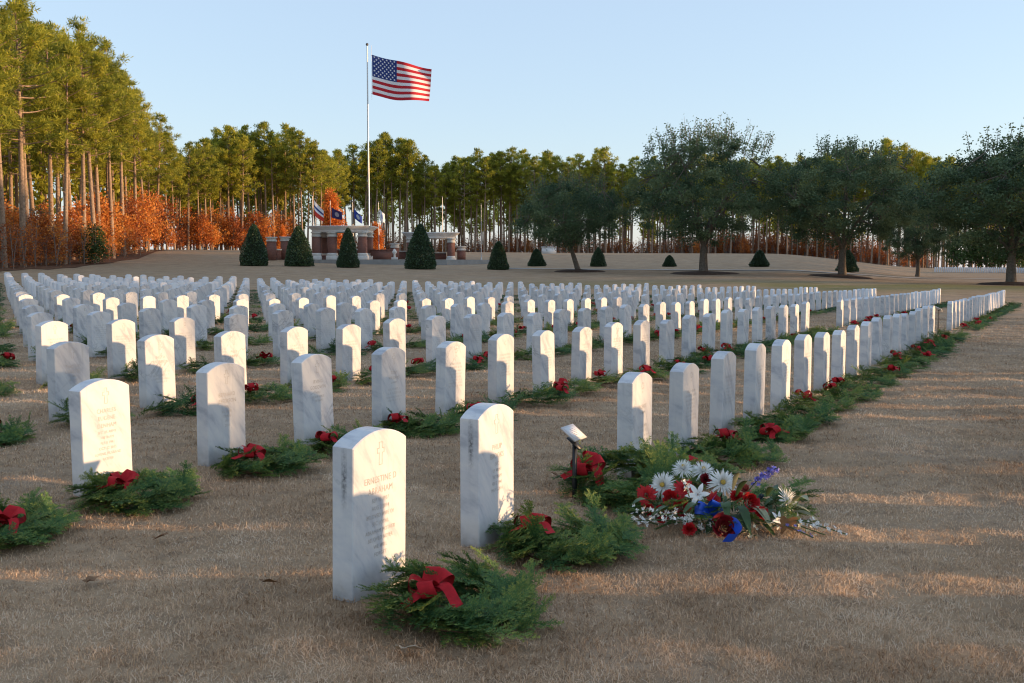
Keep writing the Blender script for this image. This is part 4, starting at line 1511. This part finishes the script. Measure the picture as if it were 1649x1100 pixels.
# ---- evergreen oaks on the lawn
def gen_oak(seed, H=11.0, wd=5.2, base=2.3, ncl=240, nlf=62, ls=.30, tall=1.0, lean=0.0, spiky=60):
    rg = R(seed)
    b = MB()
    th = base * .95
    t = np.linspace(0, 1, 6)
    trunk = np.c_[lean * (t - 0.0) * th, 0.05 * np.sin(3 * t), th * t]
    b.tube(trunk, H * .026 * (1.25 - .45 * t ** .6), 9, False)
    top = trunk[-1]
    limbs = []
    for q in range(8):
        a = q * .785 + rg.uniform(-.25, .25)
        r = wd * rg.uniform(.5, .8)
        h = base + (H - base) * rg.uniform(.35, .78) * (1.15 if q % 2 else .8)
        s = np.linspace(0, 1, 7)[:, None]
        e = np.array([top[0] + math.cos(a) * r, top[1] + math.sin(a) * r, h])
        m = top + (e - top) * np.array([.28, .28, .55])
        P = (1 - s) ** 2 * top + 2 * s * (1 - s) * m + s * s * e
        b.tube(P, H * .0125 * (1 - .8 * s[:, 0]), 6, False)
        limbs.append(P)
    LP = np.concatenate(limbs)
    Cs, tw = [], []
    for q in range(ncl):
        while True:
            v = rg.uniform(-1, 1, 3)
            if np.linalg.norm(v) <= 1 and np.linalg.norm(v) > .38: break
        f = v[2]
        zc = base + (H - base) * (.46 + .46 * f)
        # crown: broad and low, domed on top
        fl = 1.0 if f < .1 else math.sqrt(max(.05, 1 - (f - .1) ** 2 * .8))
        c = np.array([top[0] + v[0] * wd * fl, top[1] + v[1] * wd * fl, zc])
        Cs.append(c)
        if q % 2 == 0:
            j = np.argmin(np.linalg.norm(LP - c, axis=1))
            b.tube([LP[j], (LP[j] + c) / 2 + [0, 0, .1], c], [.05, .03, .012], 3, False)
    for q in range(spiky):     # upright twigs that stick out of the top
        a, r = rg.uniform(0, 6.28), wd * .8 * math.sqrt(rg.rand())
        z0 = base + (H - base) * (.62 + .28 * (1 - (r / wd) ** 2))
        p = np.array([top[0] + math.cos(a) * r, top[1] + math.sin(a) * r, z0])
        L = rg.uniform(1.0, 2.4) * tall
        e = p + np.array([math.cos(a) * .35 * L * r / wd, math.sin(a) * .35 * L * r / wd, L]) + rg.normal(0, .15, 3)
        b.tube([p, (p + e) / 2, e], [.03, .02, .006], 3, False)
        tw.append((p, e))
    Cs = np.array(Cs)
    n = len(Cs)
    C = Cs[:, None] + rg.normal(0, 1, (n, nlf, 3)) * rg.uniform(.20, .44, (n, 1, 1)) * np.array([1, 1, .7])
    C = C.reshape(-1, 3)
    ti = np.clip(np.repeat(rg.normal(.5, .3, n), nlf) + rg.normal(0, .12, n * nlf), 0, 1)
    ex, te = [], []
    for p, e in tw:
        m = 34
        g = rg.rand(m)[:, None]
        ex.append(p + (e - p) * g + rg.normal(0, .14, (m, 3)))
        te.append(rg.normal(.55, .15, m))
    if ex:
        C = np.concatenate([C] + ex)
        ti = np.clip(np.concatenate([ti] + te), 0, 1)
    V, F = leaf_quads(C, rg.normal(0, 1, C.shape) + [0, 0, .3], ls * rg.uniform(.6, 1.15, len(C)), ls * .5, rg, 0)
    return b.mesh('trunk', M_OAKBARK, True), mesh_np('crown', V, [F], M_OAK, ti)
OAKS = [gen_oak(400, 13.2, 6.3, 2.6, 330, 150, .20, tall=.8, spiky=90), gen_oak(401, 11.4, 6.1, 2.5, 330, 150, .20, spiky=70, tall=.6), gen_oak(402, 10.6, 5.8, 2.4, 330, 150, .20, spiky=34, tall=.6), gen_oak(403, 8.2, 5.2, 2.2, 320, 160, .16, lean=-.32, spiky=60, tall=.6)]
M_MULCH = plain('bark_mulch', (.075, .045, .03), .95, .1, .4, 5.0, bump=.8, bd=.05)
def put_oak(m, px, d, label, s=1.0, rz=0.0, mulch=2.4, group=None, p=None):
    p = at(px, d) if p is None else p
    r = thing('oak_tree', label, 'oak tree', (p[0], p[1], p[2] - .05), rz, group, s)
    obj('trunk', m[0], r)
    obj('crown', m[1], r)
    if mulch:
        rg = R(int(px))
        n = 40
        an = np.linspace(0, 2 * np.pi, n, endpoint=False)
        V = []
        for f, h in ((0.05, .22), (.5, .15), (.85, .08), (1.0, -.04)):
            rr = mulch * f * (1 + .06 * np.sin(3 * an + px) + .03 * np.sin(7 * an))
            x, y = p[0] + rr * np.cos(an), p[1] + rr * np.sin(an)
            V.append(np.c_[x, y, ground(x, y) + h])
        V = np.concatenate(V)
        F = [(i * n + j, i * n + (j + 1) % n, (i + 1) * n + (j + 1) % n, (i + 1) * n + j) for i in range(3) for j in range(n)]
        o = obj('mulch_bed', mesh_np('mulch_bed', V, [np.array(F)], M_MULCH, smooth=True))
        tag(o, 'round bed of dark mulch under the ' + label, 'mulch bed')
put_oak(OAKS[0], 1133, 80, 'tallest dark evergreen oak, with a spiky top', (1.0, 1.0, .90), .4, 2.9)
put_oak(OAKS[1], 1357, 78, 'round dark evergreen oak with low spreading crown', (1.04, 1.04, .93), 2.0, 2.6)
put_oak(OAKS[2], 1630, 66, 'stout trunked evergreen oak cut by the picture edge', (1.12, 1.12, .95), 1.1, 2.4)
put_oak(OAKS[3], 932, 84, 'small leaning oak with a low grey green crown', .98, 0.0, 2.3)
put_oak(OAKS[1], 1478, 100, 'smaller evergreen oak half hidden between two bigger oaks', .70, 4.0, 0)
# unseen oaks added to block the low sun, stretched and spaced to leave lit gaps
shade = [(60, .3, .50, 1.05), (53, 1.3, .36, .85), (62, 16, .55, 1.1), (64, 29, .75, 1.1), (46, -6, .80, 1), (46, 1.2, .40, .80), (50, 7.5, .27, 1), (52, 14.4, .36, 1.05), (50, 17.8, .33, 1), (52, 26.5, .62, 1.05), (52, 33, .9, 1.05), (54, 40, 1.0, 1.05), (56, 48, 1.05, 1.1), (58, 57, 1.15, 1.15), (62, 66, 1.2, 1.2), (64, 76, 1.2, 1.15), (68, 86, 1.2, 1.1), (72, 96, 1.05, 1.05),
         (74, 106, 1.05, 1.05), (76, 116, 1.0, 1.0), (80, 127, .95, .9), (84, 138, .9, .8), (84, 148, .85, .75)]
for n, (x, y, s, h) in enumerate(shade):
    put_oak(OAKS[n % 3], 0, 0, 'unseen evergreen oak added to block the low sun beyond the picture edge', (s, s, h), n * 1.3, 0, 'unseen oaks added to block the low sun beyond the picture edge', np.array([x, y, gz(x, y)]))

# ---- clipped cone hollies
def gen_holly(seed, H=3.6, wd=1.6, n=5200, ls=.16):
    rg = R(seed)
    f = rg.rand(n) ** 1.35
    prof = lambda f: np.minimum(1.0, .86 + 1.2 * f) * np.clip(1 - f, 0, 1) ** .62
    a = rg.uniform(0, 6.28, n)
    lump = 1 + .05 * np.sin(3 * a + seed) + .06 * np.sin(9 * f + 2 * a + seed)
    r = wd * prof(f) * lump * (1 - .16 * rg.rand(n) ** 2) + rg.normal(0, .03, n)
    C = np.c_[r * np.cos(a), r * np.sin(a), H * f + .05]
    D = np.c_[np.cos(a), np.sin(a), np.full(n, .7)] + rg.normal(0, .8, (n, 3))
    V, F = leaf_quads(C, D, ls * rg.uniform(.7, 1.25, n), ls * .6, rg, 0)
    ti = np.clip(rg.normal(.5, .2, n), 0, 1)
    b = MB()
    b.lathe([(wd * float(prof(np.array(q))) * .84, H * q) for q in np.linspace(0.0, .97, 9)], 16)  # solid near-black core, the shrub's inner shade put into its colour
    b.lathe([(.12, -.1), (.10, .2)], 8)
    return b.mesh('inner_core', plain('dark_inner_shade', (.022, .03, .016), .95), True), mesh_np('foliage', V, [F], M_HOLLY, ti)
HOL = [gen_holly(500 + q, wd=[1.55, 1.45, 1.3][q]) for q in range(3)]
hol_spec = [(410, 362, 427, 50, 92, 'broad cone holly before the two brick end piers'), (481, 365, 428, 51, 92, 'cone holly just before the near pavilion corner'),
            (561, 368, 430, 38, 90, 'narrow cone holly with a drawn out tip before the pavilion'), (677, 362, 431, 56, 88, 'biggest cone holly before the second pavilion'),
            (803, 389, 433, 37, 88, 'blunt cone holly at the end of the plaza'), (864, 401, 430, 31, 98, 'small cone holly near the leaning oak'),
            (963, 399, 430, 29, 98, 'small cone holly on the lawn between leaning oak and tallest oak'), (1078, 411, 431, 24, 98, 'smallest cone holly on the open lawn'),
            (1223, 403, 432, 33, 97, 'small cone holly between the two tallest oaks'), (1365, 403, 436, 38, 95, 'cone holly behind the trunk of the round oak')]
for n, (px_, ty, by, wpx, d, lab) in enumerate(hol_spec):
    p = at(px_, d)
    zt = at(px_, d, ty)[2]
    h = max(1.0, zt - p[2])
    w = wpx / 1602.2 * d / 2
    q = n % 3
    r = thing('cone_holly', lab, 'shrub', tuple(p), n * 1.1, 'clipped cone hollies round the lawn')
    ww = w / [1.55, 1.45, 1.3][q]
    r.scale = (ww, ww, h / 3.6)
    obj('inner_core', HOL[q][0], r)
    obj('foliage', HOL[q][1], r)

# ------------------------------------------------------------------ memorial: pavilions, piers, plaza
def brick_mat():
    t = NT('red_brick')
    v = t.n('TexCoord').outputs['Object']
    sx = t.n('SeparateXYZ'); t.l(v, sx.inputs[0])
    cx = t.n('CombineXYZ'); t.l(t.math('ADD', sx.outputs[0], sx.outputs[1]), cx.inputs[0]); t.l(sx.outputs[2], cx.inputs[1])
    b = t.n('TexBrick'); t.l(cx.outputs[0], b.inputs['Vector'])
    b.inputs['Color1'].default_value = C4(.15, .050, .035)
    b.inputs['Color2'].default_value = C4(.21, .075, .052)
    b.inputs['Mortar'].default_value = C4(.26, .20, .17)
    b.inputs['Scale'].default_value = 1.0
    b.inputs['Brick Width'].default_value = .22
    b.inputs['Row Height'].default_value = .075
    b.inputs['Mortar Size'].default_value = .008
    return t.done(t.pbsdf(b.outputs['Color'], .85))
M_BRICK = brick_mat()
M_LIME = plain('limestone', (.62, .59, .54), .8, .2, .08, 3)
M_WHITE = plain('white_cornice', (.74, .73, .71), .7, .2, .06, 2)
M_PAVE = plain('grey_paving', (.30, .30, .29), .85, .2, .12, 2)
def pier(parent, x, y, h, w=.95, base=True, name='pier'):
    b = MB(); b.box(x - w / 2, x + w / 2, y - w / 2, y + w / 2, 0, h)
    s = obj(name, b.mesh(name, M_BRICK), parent)
    b = MB()
    b.box(x - w / 2 - .05, x + w / 2 + .05, y - w / 2 - .05, y + w / 2 + .05, h, h + .14)
    b.box(x - w / 2 - .0, x + w / 2 + .0, y - w / 2 - .0, y + w / 2 + .0, h + .14, h + .36)
    b.box(x - w / 2 - .10, x + w / 2 + .10, y - w / 2 - .10, y + w / 2 + .10, h + .36, h + .48)
    obj('cap', b.mesh('cap', M_LIME), s)
    if base:
        b = MB()
        b.box(x - w / 2 - .16, x + w / 2 + .16, y - w / 2 - .16, y + w / 2 + .16, -.2, .45)
        b.box(x - w / 2 - .10, x + w / 2 + .10, y - w / 2 - .10, y + w / 2 + .10, .45, .72, None, .08)
        obj('base', b.mesh('base', M_LIME), s)
    return s
def pavilion(px, d, w, dep, rz, label, zoff=0.0, hp=2.42):
    p = at(px, d)
    r = thing('pavilion', label, 'pavilion', (p[0], p[1], p[2] + zoff), rz)
    xs = [-w / 2, -w / 2 + w * .34, w / 2]
    for x in xs: pier(r, x, -dep / 2, hp, .80, name='column')
    for x in (-w / 2, w / 2): pier(r, x, dep / 2, hp, .80, name='column')
    h = hp + .48
    b = MB()
    ex = w / 2 + .42
    ey = dep / 2 + .42
    b.box(-ex, ex, -ey, ey, h, h + .24)
    obj('beam', b.mesh('beam', M_WHITE), r)
    b = MB()
    z = h + .243
    for k, (o, t) in enumerate(((.10, .10), (.22, .10), (.36, .10), (.50, .09))):
        b.box(-ex - o, ex + o, -ey - o, ey + o, z, z + t)
        z += t + .003
    obj('cornice', b.mesh('cornice', M_WHITE), r)
    b = MB(); b.box(-w / 2 + .5, w / 2 - .5, dep / 2 - .2, dep / 2 + .2, 0, 1.05)
    s = obj('low_wall', b.mesh('low_wall', M_BRICK), r)
    b = MB(); b.box(-w / 2 + .5, w / 2 - .5, dep / 2 - .27, dep / 2 + .27, 1.053, 1.2)
    obj('coping', b.mesh('coping', M_LIME), s)
    for x in (-w / 2 + w * .15, ):
        b = MB()
        b.box(x - .5, x + .5, -dep / 2 - .25, -dep / 2 + .25, .35, .5)
        b.box(x - .35, x + .35, -dep / 2 - .18, -dep / 2 + .18, .0, .35)
        obj('bench', b.mesh('bench', M_BRICK), r)
def plaza():
    c = at(640, 112)
    b = MB()
    pts = [at(p, d) for p, d in ((500, 101), (560, 99), (640, 98.5), (720, 99), (790, 103))] + [at(p, d) for p, d in ((800, 118), (640, 124), (490, 118))]
    zt = at(600, 100)[2] + .42
    n = len(pts)
    V = [(p[0], p[1], zt) for p in pts] + [(p[0], p[1], zt - 2.5) for p in pts]
    me = bpy.data.meshes.new('plaza')
    me.from_pydata(V, [], [list(range(n))] + [(i, (i + 1) % n, n + (i + 1) % n, n + i)[::-1] for i in range(n)])
    me.update()
    me.materials.append(M_PAVE)
    tag(obj('plaza', me), kind='structure')
    return zt
ZP = plaza()
def on_plaza(px, d):
    p = at(px, d)
    return p, ZP - p[2]
p, dz = on_plaza(552, 106)
pavilion(553, 106, 4.9, 2.6, -.10, 'near memorial pavilion with brick columns and flared white cornice', dz)
p, dz = on_plaza(696, 112)
pavilion(694, 112, 4.5, 2.6, .08, 'second memorial pavilion, half hidden by the biggest holly', dz - .25, 2.2)
for px_, d, h, lab in ((438, 105, 1.95, 'square brick pier with stone cap, just right of the broad holly'), (460, 107, 1.95, 'square brick pier with stone cap beside the second holly'), (636, 110, 1.35, 'low brick pier beside the brick planter'), (743, 112, 1.1, 'short end pier right of the second pavilion')):
    q = at(px_, d)
    if px_ > 500: q[2] = ZP
    r = thing('brick_pier', lab, 'pier', tuple(q), .1, 'free standing brick piers of the memorial')
    pier(r, 0, 0, h, .9, False, 'shaft')
def wall_run(px0, d0, px1, d1, h, label, z=None):
    a, c = at(px0, d0), at(px1, d1)
    L = math.hypot(*(c - a)[:2])
    r = thing('brick_wall', label, 'wall', (a[0], a[1], a[2] if z is None else z), math.atan2(c[1] - a[1], c[0] - a[0]))
    b = MB(); b.box(0, L, -.2, .2, -.3, h)
    obj('wall', b.mesh('wall', M_BRICK), r)
    b = MB(); b.box(-.05, L + .05, -.26, .26, h + .003, h + .14)
    obj('coping', b.mesh('coping', M_LIME), r)
wall_run(443, 106, 456, 107, 1.0, 'low brick wall linking the two end piers')
wall_run(466, 109, 505, 111, 1.0, 'low brick wall behind the second holly', ZP)
wall_run(642, 113, 668, 114, .95, 'low brick wall beside the second pavilion', ZP)
def planter():
    q = at(615, 107)
    q[2] = ZP
    r = thing('brick_planter', 'dark brick planter box with stone rim between the pavilions', 'planter', tuple(q), .02)
    b = MB(); b.box(-1.05, 1.05, -.5, .5, 0, 1.0, None, -.08)
    obj('box', b.mesh('box', M_BRICK), r)
    b = MB(); b.box(-1.2, 1.2, -.64, .64, 1.003, 1.12)
    obj('rim', b.mesh('rim', M_BRICK), r)
planter()
def fountain():
    q = at(635.5, 103)
    q[2] = ZP
    r = thing('white_urn', 'small pale urn on a pedestal before the low brick pier', 'urn', tuple(q))
    b = MB()
    b.box(-.3, .3, -.3, .3, 0, .25)
    b.lathe([(.12, .25), (.1, .55), (.28, .8), (.22, .86), (.08, 1.1), (.0, 1.15)], 12)
    obj('urn', b.mesh('urn', M_LIME, False), r)
fountain()
def utility():
    q = at(884, 138)
    r = thing('white_cabinet', 'low white utility cabinet on the mound before the pines', 'cabinet', tuple(q), .1)
    b = MB(); b.box(-.95, .95, -.5, .5, -.2, .85)
    obj('body', b.mesh('body', M_WHITE), r)
    b = MB(); b.box(-1.02, 1.02, -.57, .57, .853, .95)
    obj('lid', b.mesh('lid', M_WHITE), r)
utility()

# ------------------------------------------------------------------ flagpoles and flags
M_POLE = plain('pole_aluminium', (.46, .46, .47), .35, .5, .05, 3, .6)
M_FRED = plain('flag_red', (.50, .022, .035), .7, .2, .06)
M_FWHITE = plain('flag_white', (.80, .79, .80), .7, .2, .03)
M_FBLUE = plain('flag_blue', (.022, .045, .20), .7, .2, .06)
M_GOLD = plain('gold_fringe', (.55, .38, .10), .5, .4)
def pole(px, d, top_px, r0, label, group=None, zb=None):
    p = at(px, d)
    if zb is not None: p[2] = zb
    h = at(px, d, top_px)[2] - p[2]
    r = thing('flagpole', label, 'flagpole', tuple(p), 0, group)
    b = MB()
    t = np.linspace(0, 1, 10)
    b.tube(np.c_[0 * t, 0 * t, h * t], r0 * (1.15 - .55 * t), 10)
    obj('mast', b.mesh('mast', M_POLE, True), r)
    b = MB()
    rr = r0 * 1.5
    b.lathe([(0.001, h - .02)] + [(rr * math.sin(a), h + rr - rr * math.cos(a)) for a in np.linspace(.2, 3.0, 7)] + [(.001, h + 2 * rr)], 10)
    obj('ball', b.mesh('ball', plain('dark_ball', (.10, .09, .09), .3, .5), True), r)
    b = MB(); b.lathe([(r0 * 2.2, 0), (r0 * 2.0, .12), (r0 * 1.2, .3)], 12)
    obj('collar', b.mesh('collar', M_POLE, True), r)
    return p, h
pm, hm = pole(595.0, 114, 74, .11, 'tall white main flagpole flying the big flag', None, ZP)

def big_flag():
    d = 114
    a = at(599.0, d, 88)
    Wf, Hf = 94 / 1602.2 * d, 62 / 1602.2 * d
    r = thing('national_flag', 'large american flag of stars and stripes flying from the tall pole', 'flag', tuple(a))
    def S(s, t):
        s, t = np.asarray(s, float), np.asarray(t, float)
        y = .55 * np.sin(2 * np.pi * 1.35 * s - 1.4 * t + .3) * s ** .7 + .14 * np.sin(11 * s + 5 * t) * s
        x = Wf * s * (1 - .035 * t * s) - .10 * t * s
        z = -Hf * t * (1 - .19 * s) - .235 * Wf * s ** .9 + .10 * np.sin(2 * np.pi * 1.1 * s + 2.0) * s * t - .22 * t * np.sin(np.pi * s)
        return np.stack([x, y, z], -1)
    def patch(name, s0, s1, t0, t1, mat, ns, nt, off=0):
        s = np.linspace(s0, s1, ns); t = np.linspace(t0, t1, nt)
        V = S(s[None].repeat(nt, 0), t[:, None].repeat(ns, 1)).reshape(-1, 3)
        F = [(i * ns + j, i * ns + j + 1, (i + 1) * ns + j + 1, (i + 1) * ns + j) for i in range(nt - 1) for j in range(ns - 1)]
        return obj(name, mesh_np(name, V, [np.array(F)], mat, smooth=True), r)
    for k in range(13):
        patch('stripe', .42 if k < 7 else 0, 1, k / 13, (k + 1) / 13, M_FRED if k % 2 == 0 else M_FWHITE, 30, 3)
    cn = patch('canton', 0, .42, 0, 7 / 13, M_FBLUE, 16, 12)
    for row in range(9):
        for col in range(6 if row % 2 == 0 else 5):
            s = .42 * ((col + .5) / 6 if row % 2 == 0 else (col + 1) / 6) * .97 + .006
            t = (7 / 13) * (row + .75) / 9.5
            V, F = [], []
            for side in (-1, 1):
                c = S(s, t) + np.array([0, side * .025, 0])
                b0 = len(V)
                V.append(c)
                for q in range(10):
                    rr = .135 if q % 2 == 0 else .055
                    an = math.pi / 2 + q * math.pi / 5
                    V.append(c + np.array([rr * math.cos(an), 0, rr * math.sin(an) - .235 * rr * math.cos(an)]))
                F += [(b0, b0 + 1 + q, b0 + 1 + (q + 1) % 10) for q in range(10)]
            obj('star', mesh_np('star', np.array(V), [np.array(F)], M_FWHITE), cn)
    b = MB()
    b.tube([(-.06, 0, 1.0), (-.06, 0, -Hf - .6)], .018, 5)
    obj('halyard', b.mesh('halyard', M_FWHITE), r)
    for z in (-.12, -Hf + .1):
        b = MB(); b.box(-.12, .0, -.02, .02, z - .03, z + .03)
        obj('clip', b.mesh('clip', M_POLE), r)
big_flag()

def small_flag(px, d, py, wpx, hpx, drop, bands, label, emblem=None, ph=0):
    a = at(px, d, py)
    Wf, Hf = wpx / 1602.2 * d, hpx / 1602.2 * d
    r = thing('small_flag', label, 'flag', tuple(a))
    def S(s, t):
        return np.stack([Wf * s + 0 * t, .12 * np.sin(5 * s + ph - t) * s, -Hf * t * (1 - .25 * s) - drop / 1602.2 * d * s ** .8], -1)
    for nm, t0, t1, mat in bands:
        s = np.linspace(0, 1, 12); t = np.linspace(t0, t1, 5)
        ss, tt = np.meshgrid(s, t)
        V = S(ss, tt).reshape(-1, 3)
        F = [(i * 12 + j, i * 12 + j + 1, (i + 1) * 12 + j + 1, (i + 1) * 12 + j) for i in range(4) for j in range(11)]
        obj(nm, mesh_np(nm, V, [np.array(F)], mat, smooth=True), r)
    if emblem:
        s0, t0 = .5, .5
        for side in (-1, 1):
            n = 14
            an = np.linspace(0, 2 * np.pi, n, endpoint=False)
            V = [S(np.array(s0), np.array(t0)) + [0, side * .02, 0]]
            for q in an:
                V.append(S(np.array(s0 + .22 * math.cos(q)), np.array(t0 + .26 * math.sin(q))) + [0, side * .02, 0])
            obj('emblem', mesh_np('emblem', np.array(V), [np.array([(0, 1 + q, 1 + (q + 1) % n) for q in range(n)])], emblem), r)
small_poles = [(505, 106, 316, 'thin flagpole flying the white, blue and red flag'), (533, 112, 324, 'thin flagpole flying the dark navy flag'), (569, 113, 326, 'thin flagpole flying the blue flag'),
               (610.5, 112, 326, 'thin flagpole flying the white flag'), (713, 118, 318, 'bare thin flagpole behind the second pavilion'), (775, 108, 330, 'bare thin pole at the end of the plaza'), (509, 118, 330, 'thin bare pole close behind the white, blue and red flag')]
for px_, d, ty, lab in small_poles:
    pole(px_, d, ty, .05, lab, None, ZP if 500 < px_ < 785 else None)
small_flag(506, 106, 322, 15, 24, 17, [('white_band', 0, .30, M_FWHITE), ('blue_band', .30, .46, M_FBLUE), ('white_band', .46, .64, M_FWHITE), ('red_band', .64, 1, plain('flag_scarlet', (.62, .05, .03), .7))], 'small flag with white, blue and red bands', None)
small_flag(534, 112, 334, 17, 16, 8, [('field', 0, 1, plain('flag_navy', (.03, .025, .10), .7))], 'small dark navy flag with a ring emblem', plain('emblem_grey', (.35, .3, .35), .7), 1)
small_flag(570, 113, 335, 13, 15, 14, [('field', 0, 1, plain('flag_mid_blue', (.03, .06, .30), .7))], 'small blue flag hanging with a pale emblem', plain('emblem_pale', (.5, .55, .6), .7), 2)
small_flag(611.3, 112, 336, 8, 18, 9, [('field', 0, 1, M_FWHITE)], 'small white flag hanging almost straight down', plain('emblem_blue', (.4, .42, .6), .7), 3)

# ------------------------------------------------------------------ grass blades on the near lawn
def grass():
    rg = R(1)
    N = 640000
    # sample distance with density ~ 1/d^2, inside the view widened a little
    d = 2.35 * np.exp(rg.rand(N) * math.log(30 / 2.35))
    az = rg.uniform(-.60, .60, N)
    x, y = d * az, d
    bare = vnoise(x, y, .16, 21) + .6 * vnoise(x, y, .05, 23)
    ok = (bare > .42) | (rg.rand(N) < .35)
    d, az, x, y = d[ok], az[ok], x[ok], y[ok]
    N = len(x)
    z = ground(x, y)
    clump = .5 * vnoise(x, y, .5) + .5 * vnoise(x, y, .13, 5)
    ln = rg.uniform(.010, .030, N) * (.55 + 1.0 * clump) * (1 + .02 * d)
    wd = rg.uniform(.0014, .0028, N) * (1 + .16 * (d - 2.5))
    a = rg.uniform(0, 2 * np.pi, N)
    lay = np.clip(rg.normal(.85, .50, N), 0.05, 1.45)      # angle from upright
    # the mower's grain: more blades lean the same way locally
    a = np.where(rg.rand(N) < .25, 14.0 * vnoise(x, y, .17, 2) + rg.normal(0, .6, N), a)
    dv = np.stack([np.cos(a) * np.sin(lay), np.sin(a) * np.sin(lay), np.cos(lay)], -1)
    dv2 = unit(dv + np.stack([np.cos(a) * .5, np.sin(a) * .5, -.3 * np.ones(N)], -1) + rg.normal(0, .6, (N, 3)))
    sd_ = unit(np.cross(dv, rg.normal(0, 1, (N, 3)) * .4 + [0, 0, 1.0])) * (wd / 2)[:, None]
    P = np.stack([x, y, z - .003], -1)
    m = P + dv * (ln * .55)[:, None]
    e = m + dv2 * (ln * .5)[:, None]
    V = np.stack([P - sd_, P + sd_, m + sd_ * .8, m - sd_ * .8, e], 1).reshape(-1, 3)
    b = np.arange(N)[:, None] * 5
    Q = b + np.array([0, 1, 2, 3])
    T = b + np.array([3, 2, 4])
    pat = .5 * vnoise(x, y, .9, 7) + .3 * vnoise(x, y, .3, 9) + .3 * vnoise(x, y, .09, 11) - .55
    ti = np.clip(rg.normal(.46, .25, N) + 1.25 * pat, 0, 1)
    o = obj('grass', mesh_np('grass', V, [T, Q], M_BLADE, np.concatenate([ti, ti])))
    tag(o, 'short dry dormant grass covering the cemetery lawn', 'grass', kind='stuff')
grass()
